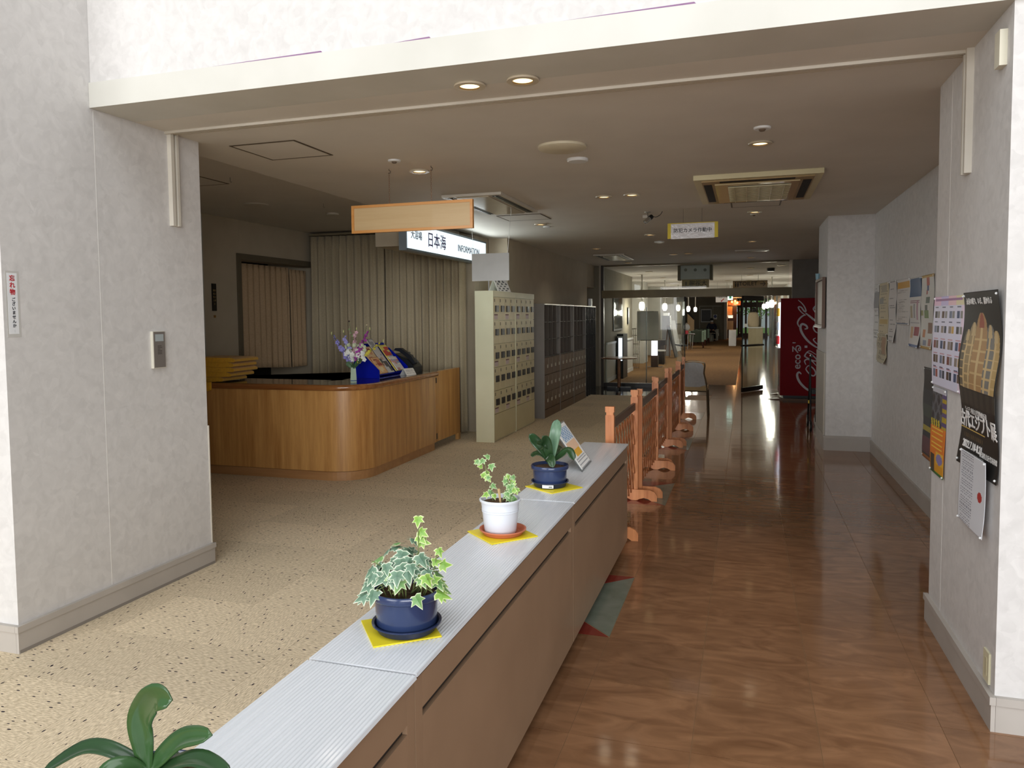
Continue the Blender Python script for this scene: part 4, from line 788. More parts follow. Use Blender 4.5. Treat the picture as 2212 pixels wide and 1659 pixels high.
lf = mat('big_flower_leaf', '#4a6a46', 0.5)
for (a, b) in ((748, 783), (782, 775), (765, 790)): strap(t, [root, (root + ony(a, b, fy - .02)) / 2 + Vector((0, 0, .01)), ony(a, b, fy - .03)], 0.05, (0, -1, 0.3), lf)
for (tx_, ty_), lab in (((754, 694), 'tall twig with a dark seed head in the vase'), ((792, 702), 'thin twig with pale pods and small leaves in the vase')):
    tip = ony(tx_, ty_, fy + .04); t = thing('flower_stem', lab, 'flower', root, 0, 'artificial flowers in the vase'); C = crom([root, (root + tip) / 2 + Vector((0.02, 0, 0)), tip], 8); MB().tube(C, 0.0018, 5).build('stem', FG, t); MB().sphere(tip, 0.008, 8, (1.3, 1, 1)).build('seed_head', mat('seed_head_' + str(tx_), '#3a2a2a' if tx_ < 780 else '#cfc2a0', 0.6), t, True)
    for k in range(7): p = C[7 + k] + Vector((rr.uniform(-.014, .014), 0, rr.uniform(-.01, .01))); inst('leaf', IVY[2], t, wm(t).inverted() @ p, lookrot((rr.uniform(-.5, .5), -1, .3), (rr.uniform(-1, 1), 0, .6)), (0.016,) * 3)
# blue leaflet rack with leaflets
BL = mat('cobalt_acrylic', '#0d1fb0', 0.18, c2='#0b1a9c', scale=2, coat=0.3)
rx0 = -3.93; 
t = thing('leaflet_rack', 'cobalt blue acrylic leaflet rack on the counter', 'leaflet rack', (-3.84, 7.64, CT))
ry0, ry1 = 7.27, 7.98
side = [(-4.02, CT), (-3.715, CT), (-3.715, CT + 0.085), (-3.95, CT + 0.30), (-4.02, CT + 0.30)]
for yy in (ry0, ry1): MB().prism(side, 'y', yy, yy + 0.008).build('side_panel', BL, t)
MB().prism([(-4.02, CT), (-4.012, CT), (-4.012, CT + 0.36), (-4.02, CT + 0.36)], 'y', ry0, ry1).build('back_panel', BL, t); B(-4.01, -3.715, ry0 + 0.01, ry1, CT, CT + 0.006).build('base', BL, t)
MB().prism([(-3.735, CT + 0.03), (-3.73, CT + 0.03), (-3.955, CT + 0.30), (-3.962, CT + 0.30)], 'y', ry0 + 0.01, ry1).build('sloping_face', BL, t)
def leaflet_print(seed, base, accents):
    R = random.Random(seed); rects = [(R.uniform(0, .6), R.uniform(0, .85), R.uniform(.2, .6), R.uniform(.05, .22), R.choice(accents)) for _ in range(9)]
    def p(u, v):
        for x, y, w, h, c in rects:
            if x < u < x + w and y < v < y + h: return c
        return base
    return p
def leaf_sheet(label, y0, w, hgt, off, base, acc, seed):
    dirv = Vector((-0.235, 0, 0.31)).normalized(); nrm = Vector((0.31, 0, 0.235)).normalized(); a = Vector((-3.738, y0 + 0.40, CT + 0.035)) + nrm * (0.012 + off)
    o = painted('leaflet', lambda u, v: a + Vector((0, w * u, 0)) + dirv * hgt * v, 14, 24, leaflet_print(seed, base, acc), None, 0.006); tag(o, label, 'leaflet')
leaf_sheet('peach leaflet in the near end of the blue rack', 6.89, 0.21, 0.36, 0.0, '#e9c79b', ['#c45b4a', '#8c3a34', '#f0dcb8', '#d99a72'], 3)
leaf_sheet('small orange leaflet in front of the peach one', 6.92, 0.17, 0.21, 0.012, '#e5b37c', ['#a54034', '#efd9ad', '#c97a52'], 5)
leaf_sheet('tall grey leaflet standing highest in the blue rack', 7.12, 0.15, 0.46, 0.0, '#cfcbc8', ['#9a9a9e', '#caa38f', '#4c4a4a'], 8)
leaf_sheet('yellow leaflet with red print in the blue rack', 7.28, 0.18, 0.36, 0.014, '#e0cf6a', ['#d5a32c', '#c43c2a', '#8fa4c4', '#e8e4d0'], 13)
leaf_sheet('white and pink leaflet at the foot of the blue rack', 7.29, 0.18, 0.18, 0.03, '#ddd6d2', ['#c98f8c', '#8fa4c4', '#e8e4d0'], 21)
# telephone
PH = mat('charcoal_phone', '#23262b', 0.35); t = thing('telephone', 'charcoal desk telephone with angled handset behind the leaflet rack', 'telephone', (-3.78, 8.15, CT))
MB().prism([(-3.95, CT), (-3.66, CT), (-3.66, CT + 0.07), (-3.74, CT + 0.16), (-3.90, CT + 0.23), (-3.95, CT + 0.22)], 'y', 8.03, 8.27).bevel(0.012, 2).build('body', PH, t, True)
MB().prism([(-3.67, CT + 0.10), (-3.645, CT + 0.12), (-3.70, CT + 0.20), (-3.83, CT + 0.29), (-3.90, CT + 0.29), (-3.92, CT + 0.265), (-3.85, CT + 0.25), (-3.74, CT + 0.175)], 'y', 8.045, 8.105).bevel(0.012, 2).build('handset', PH, t, True)
for r in range(4):
    for k in range(3): B(-3.70 - r * 0.035, -3.685 - r * 0.035, 8.14 + k * 0.035, 8.16 + k * 0.035, CT + 0.118 + r * 0.035, CT + 0.135 + r * 0.035).build('key', mat('grey_key', '#6d6f70', 0.5), t)
MB().prism([(-3.70, CT + 0.0), (-3.69, CT), (-3.93, CT + 0.27), (-3.94, CT + 0.27)], 'y', 7.985, 8.02).build('side_cover', mat('smoky_clear', '#8f9ba6', 0.15), t)
# tent card
def tent(label, c, w, d, h, rotz, p, cat='card'):
    t = thing('tent_card', label, cat, c, rotz); M = wm(t)
    painted('printed_face', lambda u, v: M @ Vector((-w / 2 + w * u, -d / 2 + d / 2 * v, h * v)), 20, 12, p, t, 0.002)
    mb = MB(); mb.grid(lambda u, v: M @ Vector((-w / 2 + w * u, d / 2 - d / 2 * v, h * v)), 1, 1); mb.build('back_face', WHITE, t, solid=0.002); return t
def cardp(u, v): return '#8f8a84' if (0.1 < u < 0.9 and 0.15 < v < 0.85 and math.sin(v * 28) > 0.45 and math.sin(u * 37 + v * 9) > -0.6) else '#e3ddd2'
tent('small white tent card with fine print beside the telephone', (-3.625, 7.80, CT), 0.15, 0.11, 0.075, math.radians(68), cardp)
# ================================================================== CURTAINS
CURT = mat('olive_beige_curtain', '#bfb194', 0.9, c2='#b3a588', scale=60, bump=0.15, bscale=400, sheen=0.2); CURT2 = mat('tan_curtain', '#bb9f7d', 0.9, c2='#af9372', scale=60, bump=0.15, bscale=400)
def curtain(name, label, p0, p1, z0, z1, npl, amp, m, seed, slant=0.0):
    p0, p1 = Vector((*p0, 0)), Vector((*p1, 0)); d = p1 - p0; nrm = Vector((d.y, -d.x, 0)).normalized(); R = random.Random(seed); ph = [R.uniform(-.5, .5) for _ in range(npl + 2)]; am = [R.uniform(.5, 1.25) for _ in range(npl + 2)]
    def f(u, v):
        k = u * npl; i = int(k); fr = k - i; ff = ph[i] * (1 - fr) + ph[i + 1] * fr; a = am[i] * (1 - fr) + am[i + 1] * fr; drop = v
        w = math.sin(2 * PI * k + ff * drop * 1.5); w = math.copysign(abs(w) ** 0.8, w); top = 0.45 if drop < 0.06 else 1.0
        return p0 + d * (u + 0.004 * math.sin(7 * k + 5 * drop)) + nrm * (amp * a * w * top * (0.8 + 0.35 * drop)) + Vector((0, 0, z1 + (z0 + slant * u - z1) * v))
    mb = MB(); mb.grid(f, npl * 10, 14); o = mb.build(name, m, None, True, solid=0.002); tag(o, label, 'curtain'); return o
curtain('curtain', 'long olive beige curtain half hiding the back office', (-5.90, 9.50), (-4.78, 9.56), 0.02, 2.735, 10, 0.045, CURT, 2)
curtain('curtain', 'long olive beige curtain hanging behind the leaflet rack', (-4.775, 9.575), (-3.60, 9.62), 0.02, 2.735, 11, 0.045, CURT, 9)
t = thing('curtain_rail', 'thin curtain rail under the raised ceiling', 'curtain rail', (-4.75, 9.53, 2.75)); B(-5.92, -3.58, 9.50, 9.56, 2.745, 2.775).build('rail', mat('rail_beige', '#8d8269', 0.4), t); pass
curtain('curtain', 'short tan curtain across the side doorway', (-6.02, 8.03), (-6.02, 9.12), 0.97, 2.28, 9, 0.030, CURT2, 5, -0.06)
curtain('curtain', 'narrow tan curtain strip at the inner edge of the side doorway', (-6.02, 9.14), (-6.02, 9.55), 0.91, 2.26, 4, 0.030, CURT2, 6)
# black plaque and small plate on the side wall
o = B(-5.968, -5.955, 7.46, 7.53, 1.68, 2.0).build('wall_plaque', mat('black_plaque', '#17110d', 0.3)); tag(o, 'narrow black plaque with vertical lettering beside the side doorway', 'plaque')
text('plaque_lettering', '\u95a2\u4fc2\n\u8005\u4ee5\n\u5916\u7acb\n\u5165\u7981\n\u6b62', 0.026, mat('gold_letter', '#a58b5a', 0.4), o, (-5.9545, 7.495, 1.84), (PI / 2, 0, PI / 2), 0, 0.0005, line=1.5)
o = B(-5.968, -5.96, 7.485, 7.515, 1.60, 1.63).build('wall_button', mat('amber_plate', '#9a6d33', 0.4)); tag(o, 'small amber square plate under the black plaque', 'plate')
# ================================================================== CREAM COIN LOCKERS
LK = mat('cream_enamel', '#e3e1c2', 0.4, c2='#dcdab9', scale=3); LKD = mat('cream_door_enamel', '#d6ca9f', 0.38, c2='#cec196', scale=3); LOCK = mat('black_lock', '#1b1512', 0.35); STK = mat('pink_sticker', '#cdb9b4', 0.5); STKT = mat('maroon_sticker_band', '#5c1f2c', 0.5); NUM = mat('number_grey', '#7d765c', 0.5)
LXF, LXB, LH = -3.0, -3.30, 1.905
def coin_locker(y0, y1, label):
    t = thing('coin_locker', label, 'locker', ((LXF + LXB) / 2, (y0 + y1) / 2, 0), 0, 'cream coin lockers')
    B(LXB + 0.062, LXF - 0.018, y0, y1, 0.0, LH).build('body', LK, t); B(LXF - 0.0179, LXF + 0.003, y0, y1, LH - 0.075, LH).build('top_rail', LK, t)
    w = (y1 - y0 - 0.03) / 4; rows = [(1.83, 1.495), (1.49, 1.155), (1.15, 0.815), (0.81, 0.475), (0.47, 0.20)]; rows = [(LH - 0.08 - k * 0.295, LH - 0.08 - (k + 1) * 0.295 + 0.006) for k in range(5)]
    for r, (zt, zb) in enumerate(rows):
        for c in range(4):
            a = y0 + 0.02 + c * w; d = B(LXF - 0.0179, LXF, a + 0.002, a + w - 0.004, zb, zt).build('door', LKD, t)
            yc = a + w * 0.55; zc = zb + 0.145
            lk = B(LXF + 0.0002, LXF + 0.014, yc - 0.058, yc + 0.058, zc - 0.040, zc + 0.040).bevel(0.004, 1).build('lock', LOCK, d)
            B(LXF + 0.0003, LXF + 0.0012, a + 0.03, a + 0.065, zt - 0.06, zt - 0.02).build('number_plate', NUM, d)
            if r in (0, 2, 4) and c in (0, 2):
                B(LXF + 0.0003, LXF + 0.0012, a + 0.03, a + 0.17, zb + 0.012, zb + 0.062).build('sticker', STK, d); B(LXF + 0.0003, LXF + 0.0014, a + 0.03, a + 0.17, zb + 0.0625, zb + 0.075).build('sticker_band', STKT, d)
    B(LXF - 0.0179, LXF, y0 + 0.018, y1 - 0.006, 0.02, rows[-1][1] - 0.006).build('lower_panel', LKD, t); B(LXF - 0.0179, LXF + 0.003, y0, y0 + 0.015, 0.0, LH - 0.076).build('stile', LK, t)
    return t
coin_locker(8.96, 9.915, 'cream coin locker bank standing beside the counter flap door'); coin_locker(9.92, 10.88, 'cream coin locker bank standing beside the brown shoe lockers')
def tp(u, v): return '#4d4d50' if ((0.08 < u < 0.92 and 0.1 < v < 0.9) and (math.sin(u * 21) * math.sin(v * 17) > 0.35)) else '#dcdad6'
tent('white folded notice card with black drawings on top of the cream lockers', (-3.12, 9.62, LH), 0.30, 0.16, 0.165, math.radians(72), tp)
# ================================================================== BROWN SHOE LOCKERS
BR = mat('brown_enamel', '#6e5033', 0.5, c2='#66492e', scale=4); BRG = mat('grey_locker_side', '#87817a', 0.5); CUB = mat('dark_cubby', '#3c342c', 0.7); CUBD = mat('cubby_divider', '#544a40', 0.5); STN = mat('pale_handle', '#b3a793', 0.5)
SXF, SXB, SH = -2.95, -3.235, 1.775
def shoe_locker(y0, y1, ncol, label):
    t = thing('shoe_locker', label, 'shoe locker', ((SXF + SXB) / 2, (y0 + y1) / 2, 0), 0, 'brown shoe lockers')
    B(SXB, SXB + 0.01, y0, y1, 0, SH).build('back', CUB, t)
    for yy in (y0, y1 - 0.012): B(SXB + 0.011, SXF, yy, yy + 0.012, 0, SH).build('side_panel', BRG, t)
    B(SXB + 0.011, SXF + 0.006, y0 + 0.013, y1 - 0.013, SH - 0.018, SH).build('top', STEEL, t); B(SXB + 0.011, SXF - 0.004, y0 + 0.013, y1 - 0.013, 0, 0.13).build('plinth', BR, t)
    w = (y1 - y0 - 0.03) / ncol; zs = [0.95 + k * 0.27 for k in range(4)]; zs[-1] = SH - 0.019
    for k in range(3): B(SXB + 0.011, SXF - 0.01, y0 + 0.013, y1 - 0.013, zs[k] - 0.006, zs[k] + 0.006).build('shelf', CUBD, t)
    for c in range(1, ncol): B(SXB + 0.011, SXF, y0 + 0.015 + c * w - 0.006, y0 + 0.015 + c * w + 0.006, 0.957, SH - 0.02).build('divider', CUBD, t)
    B(SXB + 0.011, SXF - 0.025, y0 + 0.013, y1 - 0.013, 0.131, 0.943).build('lower_body', CUB, t)
    for r in range(3):
        for c in range(ncol):
            a = y0 + 0.015 + c * w; z0 = 0.14 + r * 0.268; d = B(SXF - 0.0249, SXF - 0.004, a + 0.004, a + w - 0.004, z0, z0 + 0.26).build('door', BR, t)
            B(SXF - 0.0038, SXF + 0.006, a + w * .62, a + w * .85, z0 + 0.10, z0 + 0.15).build('latch', STN, d); B(SXF - 0.0038, SXF - 0.002, a + w * .955, a + w * .975, z0 + 0.14, z0 + 0.24).build('door_edge', STN, d)
    return t
shoe_locker(11.28, 12.33, 4, 'brown shoe locker with a grey side beside the cream lockers'); shoe_locker(12.335, 13.385, 4, 'middle brown shoe locker between its two brown neighbours'); shoe_locker(13.39, 14.44, 4, 'brown shoe locker beside the black pigeonhole rack')
t = thing('pigeonhole_rack', 'black open pigeonhole rack at the end of the shoe lockers', 'rack', (-3.09, 14.96, 0)); BKM = mat('black_rack', '#181614', 0.5)
B(SXB, SXB + 0.01, 14.46, 15.46, 0, SH - 0.01).build('back', BKM, t); B(SXB + 0.011, SXF + 0.004, 14.475, 15.445, SH - 0.02, SH - 0.002).build('top', STEEL, t)
for k in range(6): B(SXB + 0.011, SXF, 14.46 + k * 0.197, 14.473 + k * 0.197, 0, SH - 0.021).build('divider', mat('black_rack_edge', '#2f2c29', 0.35), t)
for k in range(6): B(SXB + 0.011, SXF - 0.02, 14.475, 15.445, 0.1 + k * 0.28, 0.11 + k * 0.28).build('shelf', BKM, t)
t = thing('desk_clock', 'small silver desk clock standing on the pigeonhole rack', 'clock', (-3.0, 15.2, SH)); B(-3.03, -2.98, 15.10, 15.26, SH - 0.0015, SH + 0.15).bevel(0.012, 2).build('case', WHITE, t, True); B(-2.979, -2.977, 15.12, 15.24, SH + 0.03, SH + 0.13).build('dial', mat('clock_dial', '#b9c2ba', 0.3), t)
# ================================================================== HANGING SIGNS
t = thing('hanging_sign', 'blank pale wooden sign with a honey frame hung on chains', 'sign', (-2.38, 5.22, 2.21)); M0 = ony(760, 443, 5.22); x0, x1, z0, z1 = -2.87, -1.89, 2.222, 2.43
B(x0 + 0.001, x1 - 0.001, 5.212, 5.228, z0 + 0.001, z1 - 0.001).build('board', PALE_WOOD, t); fw = 0.02
for a, b, c, d in ((x0, x1, z0, z0 + fw), (x0, x1, z1 - fw, z1), (x0, x0 + fw, z0 + fw, z1 - fw), (x1 - fw, x1, z0 + fw, z1 - fw)): B(a, b, 5.205, 5.235, c, d).build('frame_bar', ORANGE_WOOD, t)
for x in (-2.555, -2.215):
    ch = MB(); nl = 15
    for k in range(nl): z = z1 + (ZC - 0.03 - z1) * (k + 0.5) / nl; ax = k % 2; r = (ZC - 0.03 - z1) / nl * 0.62; ch.tube([(x + (r * 0.45 * math.cos(a) if ax else 0), 5.22 + (0 if ax else r * 0.45 * math.cos(a)), z + r * math.sin(a)) for a in [2 * PI * q_ / 8 for q_ in range(8)]], 0.0011, 4, True)
    ch.build('chain', mat('rusty_chain', '#8a6a52', 0.4, 0.7), t)
    MB().tube([(x, 5.22, ZC - 0.001), (x, 5.22, ZC - 0.012), (x + 0.012, 5.22, ZC - 0.018), (x + 0.010, 5.22, ZC - 0.032), (x - 0.006, 5.22, ZC - 0.032)], 0.0024, 6).build('hook', mat('dark_hook', '#3d352d', 0.4, 0.6), t)
# lit sign box
t = thing('lightbox_sign', 'glowing white lightbox sign with violet lettering above the counter', 'sign', (-3.6, 8.85, 2.28)); sx_, sy0, sy1, sz0, sz1 = -3.47, 7.50, 10.10, 2.315, 2.60
B(sx_ - 0.10, sx_ - 0.011, sy0, sy1, sz0 - 0.01, sz1 + 0.02).build('housing', mat('sign_housing', '#8d98a0', 0.4), t)
pn = B(sx_ - 0.010, sx_, sy0 + 0.02, sy1 - 0.02, sz0 + 0.012, sz1 - 0.002).build('lit_panel', emis('lightbox_glow', '#e4f4fc', 0.95), t)
for a, b in ((sz0 - 0.01, sz0 + 0.011), (sz1 - 0.001, sz1 + 0.02)): B(sx_ - 0.010, sx_ + 0.006, sy0, sy1, a, b).build('frame_bar', mat('sign_frame', '#7d8a92', 0.35, 0.4), t)
ll = area('lightbox_lamp', (sx_ + 0.03, (sy0 + sy1) / 2, (sz0 + sz1) / 2), (sx_ + 2, (sy0 + sy1) / 2, (sz0 + sz1) / 2 - 0.3), 2.4, 0.25, 12, (0.88, 0.97, 1.0)); ll.location = wm(t).inverted() @ ll.location; ll.parent = t
VI = mat('violet_ink', '#4a3a6e', 0.5); GI = mat('grey_ink', '#6f7486', 0.5); RZ = (PI / 2, 0, PI / 2)
text('lettering', '\u5927\u6d74\u5834', 0.10, GI, t, (sx_ + 0.0015, 7.74, 2.478), RZ, 0.0015, 0.0004)
text('lettering', '\u65e5\u672c\u6d77', 0.185, VI, t, (sx_ + 0.0015, 8.32, 2.458), RZ, 0.0018, 0.0004, spacing=1.05)
text('lettering', 'INFORMATION', 0.118, GI, t, (sx_ + 0.0015, 9.40, 2.447), RZ, 0.0015, 0.0004)
B(-3.90, sx_ - 0.101, 7.60, 9.48, 2.36, 2.62).build('mounting_box', WALLB, t)
B(-3.80, -3.60, 7.8, 9.4, 2.621, 2.80).build('hanger_boards', WALLB, t)
# blank white panel on a wire
t = thing('blank_sign', 'blank white panel hung on a thin wire above the cream lockers', 'sign', (-2.53, 7.5, 1.95)); B(-2.735, -2.33, 7.494, 7.506, 1.952, 2.235).build('panel', mat('matt_white_panel', '#cdcfcd', 0.6), t)
for x, xt in ((-2.72, -2.75), (-2.345, -2.31)): MB().tube([(x, 7.5, 2.234), (xt, 7.53, ZC)], 0.0016, 5).build('wire', STEEL, t)
MB().tube([(-2.345, 7.5, 2.20), (-2.345, 7.5, 2.26)], 0.004, 6).build('clip', WHITE, t)
# camera notice
cyn = 8.23; t = thing('camera_notice', 'white laminated notice with yellow ends hung from the ceiling', 'notice', (-0.55, cyn, 2.40)); A = [ony(p[0], p[1], cyn) for p in ((1442, 517), (1551, 512), (1551, 478), (1442, 484))]; bx0, bx1, bz0, bz1 = A[0].x, A[1].x, A[0].z, A[2].z
YB = mat('yellow_board', '#d8c023', 0.5); B(bx0, bx1, cyn, cyn + 0.004, bz0 + 0.004, bz1).build('backing_board', YB, t)
SHN = mat('crinkled_lamination', '#e4e1e2', 0.12, bump=0.5, bscale=26, scale=20, coat=0.5)
B(bx0 + 0.035, bx1 - 0.035, cyn - 0.003, cyn - 0.0005, bz0, bz1 - 0.008).build('laminated_sheet', SHN, t)
text('lettering', '\u9632\u72af\u30ab\u30e1\u30e9\u4f5c\u52d5\u4e2d', 0.049, BLACK, t, ((bx0 + bx1) / 2, cyn - 0.004, (bz0 + bz1) / 2), (PI / 2, 0, 0), 0.0008, 0.0003)
for x in (-0.64, -0.45): MB().tube([(x, cyn + 0.002, bz1), (x, cyn + 0.002, ZC)], 0.0012, 5).build('wire', BLACK, t)
# security camera
cc = onz(1399, 458, ZC); t = thing('security_camera', 'small silver security camera with black hood on the ceiling', 'camera', (cc.x, cc.y, ZC - 0.12)); z = ZC
MB().lathe([(0, 0), (0.03, 0.0), (0.032, 0.006), (0, 0.0061)], (cc.x, cc.y, z - 0.0065), 18).build('base_plate', STEEL, t); MB().tube([cc, cc + Vector((0, 0, -0.03)), cc + Vector((0.008, -0.01, -0.055))], 0.007, 8).build('stalk', CHROME, t, True)
hp = cc + Vector((0.015, -0.01, -0.075)); dv = Vector((-0.62, -0.45, -0.60)).normalized(); R4 = dv.to_track_quat('Z', 'Y').to_matrix().to_4x4(); MM = Matrix.Translation(hp) @ R4
MB().lathe([(0, -0.05), (0.022, -0.05), (0.026, -0.035), (0.026, -0.01)], (0, 0, 0), 16, MM).build('rear_cap', BLACK, t, True); MB().lathe([(0.024, -0.01), (0.0245, 0.06), (0.021, 0.06), (0.020, 0.05), (0, 0.048)], (0, 0, 0), 16, MM).build('barrel', CHROME, t, True)
pc = MM @ Vector((0, 0, -0.05)); MB().tube(crom([pc, pc + Vector((0.04, 0.0, -0.012)), pc + Vector((0.085, 0.0, 0.01)), Vector((pc.x + 0.11, cc.y, z))], 6), 0.0035, 6).build('cable', BLACK, t, True)
o = B(cc.x - 0.085, cc.x - 0.02, cc.y + 0.25, cc.y + 0.33, ZC - 0.03, ZC).bevel(0.006, 1).build('junction_box', TRIMW); tag(o, 'small ivory junction box on the ceiling behind the security camera', 'junction box')
# ================================================================== THINGS ON THE NEAR WALLS
RXM = (PI / 2, 0, -PI / 2)   # lettering on a wall that faces the corridor from the right
RXP = (PI / 2, 0, PI / 2)    # lettering on a wall that faces the corridor from the left
LAM = mat('clear_lamination', '#c9c6c0', 0.2, coat=0.4); PAP = mat('white_paper', '#e8e9ea', 0.5); RINK = mat('red_ink', '#b3202c', 0.5); KINK = mat('black_ink', '#181a22', 0.5)
t = thing('strip_notice', 'narrow laminated notice with red and black vertical lettering on the jamb', 'notice', (XL, 2.72, 1.5))
y0, y1, z0, z1 = 2.676, 2.745, 1.505, 1.815
B(XL + 0.0003, XL + 0.0012, y0, y1, z0, z1).build('lamination', LAM, t); B(XL + 0.0013, XL + 0.0020, y0 + 0.008, y1 - 0.010, z0 + 0.014, z1 - 0.010).build('paper', PAP, t)
ym = (y0 + y1) / 2 - 0.001
for k, ch in enumerate('\u5fd8\u308c\u7269'): text('lettering', ch, 0.029, RINK, t, (XL + 0.0022, ym, 1.779 - k * 0.032), RXP, 0.0012, 0.0002)
for k, ch in enumerate('\u3054\u3056\u3044\u307e\u305b\u3093\u304b'): text('lettering', ch, 0.019, KINK, t, (XL + 0.0022, ym + 0.003, 1.680 - k * 0.0205), RXP, 0.0007, 0.0002)
for k in range(3): B(XL + 0.0021, XL + 0.0024, ym + 0.003, ym + 0.0045, 1.5365 - k * 0.004, 1.538 - k * 0.004).build('lettering', KINK, t)
t = thing('wall_controller', 'slim taupe wall controller with a pale display on the jamb', 'controller', (XL, 3.615, 1.3))
B(XL + 0.0003, XL + 0.018, 3.567, 3.662, 1.298, 1.513).bevel(0.003, 1).build('case', mat('ivory_case', '#d8d3c4', 0.4), t); B(XL + 0.0181, XL + 0.0195, 3.572, 3.660, 1.302, 1.510).build('face', mat('taupe_face', '#77706a', 0.4), t)
B(XL + 0.0196, XL + 0.0202, 3.583, 3.648, 1.455, 1.496).build('display', mat('pale_display', '#a9b1b2', 0.25), t)
for k, w in enumerate((0.03, 0.035, 0.02, 0.034, 0.034, 0.034)): B(XL + 0.0196, XL + 0.0199, 3.600, 3.600 + w, 1.425 - k * 0.009, 1.4285 - k * 0.009).build('print_line', mat('dark_print', '#3f3a37', 0.5), t)
o = B(XR - 0.026, XR - 0.0003, 3.275, 3.335, 2.485, 2.615).bevel(0.004, 1).build('door_chime', mat('ivory_box', '#e2ddc9', 0.4)); tag(o, 'slim ivory box high on the right pier', 'box')
t = thing('outlet_plate', 'ivory electric outlet plate low on the right pier', 'outlet', (XR, 3.30, 0.15)); B(XR - 0.008, XR - 0.0003, 3.262, 3.332, 0.150, 0.270).bevel(0.003, 1).build('plate', mat('ivory_plate', '#ded8b8', 0.4), t); B(XR - 0.0095, XR - 0.0081, 3.285, 3.309, 0.175, 0.245).build('socket', mat('ivory_socket', '#cfc8a6', 0.4), t)
# wavy printed sheets pinned to walls facing left
def sheet_x(name, label, xw, yf, yn, z0, z1, paint, nx, ny, amp=0.006, ph=0.0, off=0.004, curl=0.0, pins=True, frq=2.0):
    def wv(u, v): return off + amp * (1 + math.sin(ph + v * frq * 2 * PI + u * 1.3)) * 0.5 + curl * max(0, 0.25 - v) * 4 * max(0, u)
    t = thing(name, label, 'poster', (xw, (yf + yn) / 2, z0))
    painted('sheet', lambda u, v: Vector((xw - wv(u, v), yf + (yn - yf) * u, z0 + (z1 - z0) * v)), nx, ny, paint, t, 0.001)
    if pins:
        for u, v in ((0.03, 0.98), (0.97, 0.98), (0.03, 0.02), (0.97, 0.02)): MB().sphere((xw - wv(u, v) - 0.003, yf + (yn - yf) * u, z0 + (z1 - z0) * v), 0.005, 8).build('pin', WHITE, t)
    return t, wv
def rects_paint(base, rects):
    def p(u, v):
        for x0, x1, y0, y1, c in rects:
            if x0 < u < x1 and y0 < v < y1: return c
        return base
    return p
def textlines(seed, base, ink, extra=()):
    R = random.Random(seed); rows = {}
    def p(u, v):
        for x0, x1, y0, y1, c in extra:
            if x0 < u < x1 and y0 < v < y1: return c
        k = int(v * 26)
        if k not in rows: rows[k] = (R.uniform(0.08, 0.2), R.uniform(0.5, 0.92), R.random() < 0.62)
        a, b, on = rows[k]
        return ink if (on and a < u < b and 0.25 < (v * 26 - k) < 0.75 and math.sin(u * 90 + k) > -0.5) else base
    return p
R = random.Random(2)
gr = []
for r in range(5):
    for c in range(4):
        cx_, cy_ = 0.06 + c * 0.245, 0.10 + r * 0.165
        gr.append((cx_, cx_ + 0.085, cy_, cy_ + 0.082, R.choice(['#6d7890', '#58402f', '#394b70', '#8d7f74', '#3f3b3a', '#7a3d30']))); gr.append((cx_ + 0.10, cx_ + 0.17, cy_, cy_ + 0.082, R.choice(['#a4564a', '#8e8a86', '#2e3442', '#c8a04a', '#6a5648'])))
        gr.append((cx_, cx_ + 0.15, cy_ + 0.10, cy_ + 0.108, '#c99aa8')); gr.append((cx_, cx_ + 0.11, cy_ + 0.117, cy_ + 0.124, '#5d5f78'))
gr.append((0.05, 0.95, 0.945, 0.975, '#a0709c'))
def gridp(u, v):
    c = rects_paint(None, gr)(u, v)
    if c: return c
    if v > 0.9: return ('#e8c3dc', '#cfc3ea', '#eec8d0', '#e6dcb4')[int(u * 4) % 4]
    return '#dddcf0' if u < 0.93 else '#ecd9ea'
sheet_x('event_poster', 'lilac poster with rows of small photographs on the right pier', XR, 4.288, 3.752, 1.222, 1.655, gridp, 96, 80, 0.010, 0.4, 0.003, frq=0.5)
def egyp(u, v):
    # generic dark exhibition sheet with pale gold standing coffin shapes
    for cx_, w, top, col in ((0.50, 0.13, 0.885, '#b08a5c'), (0.30, 0.10, 0.83, '#a08a63'), (0.72, 0.10, 0.82, '#7d7a74'), (0.86, 0.09, 0.79, '#b99a62'), (0.16, 0.09, 0.79, '#6d6452')):
        bot = 0.45
        if bot < v < top:
            s = (v - bot) / (top - bot); hw = w * (0.75 + 0.5 * math.sin(min(1, (1 - s) * 1.6) * PI * 0.6)) * (1 if s < 0.86 else max(0.0, 1 - ((s - 0.86) / 0.14) ** 2) ** 0.5)
            if abs(u - cx_) < hw:
                if s > 0.80 and abs(u - cx_) < hw * 0.5: return '#9c4f3a' if cx_ == 0.5 else '#c8b183'
                return '#d3b987' if abs(u - cx_) < hw * 0.18 else ('#cdb07c' if ((s * 7 + cx_ * 5) % 1.0) < 0.16 and s < 0.75 else col)
    if 0.36 < v < 0.45: return '#3a352c' if math.sin(u * 40) > -0.2 else '#241f1b'
    if 0.212 < v < 0.219 and u < 0.66 and True: return '#d8b860'
    if 0.165 < v < 0.19 and 0.08 < u < 0.6 and math.sin(u * 130) > 0: return '#5e4c2f'
    return '#15120f'
def poster_frame(yf, yn, z0, z1):
    return lambda u, v: (yf + (yn - yf) * u, z0 + (z1 - z0) * v)
t, wv = sheet_x('exhibition_poster', 'tall black exhibition poster with gold figures on the right pier', XR, 3.745, 3.228, 0.93, 1.662, egyp, 110, 170, 0.020, 2.2, 0.003, frq=1.6)
fy_, fn_, fz0, fz1 = 3.745, 3.228, 0.93, 1.662
def warp_e(c): return Vector((XR - wv((c.y - fy_) / (fn_ - fy_), (c.z - fz0) / (fz1 - fz0)) - 0.0022 + (c.x - XR), c.y, c.z))
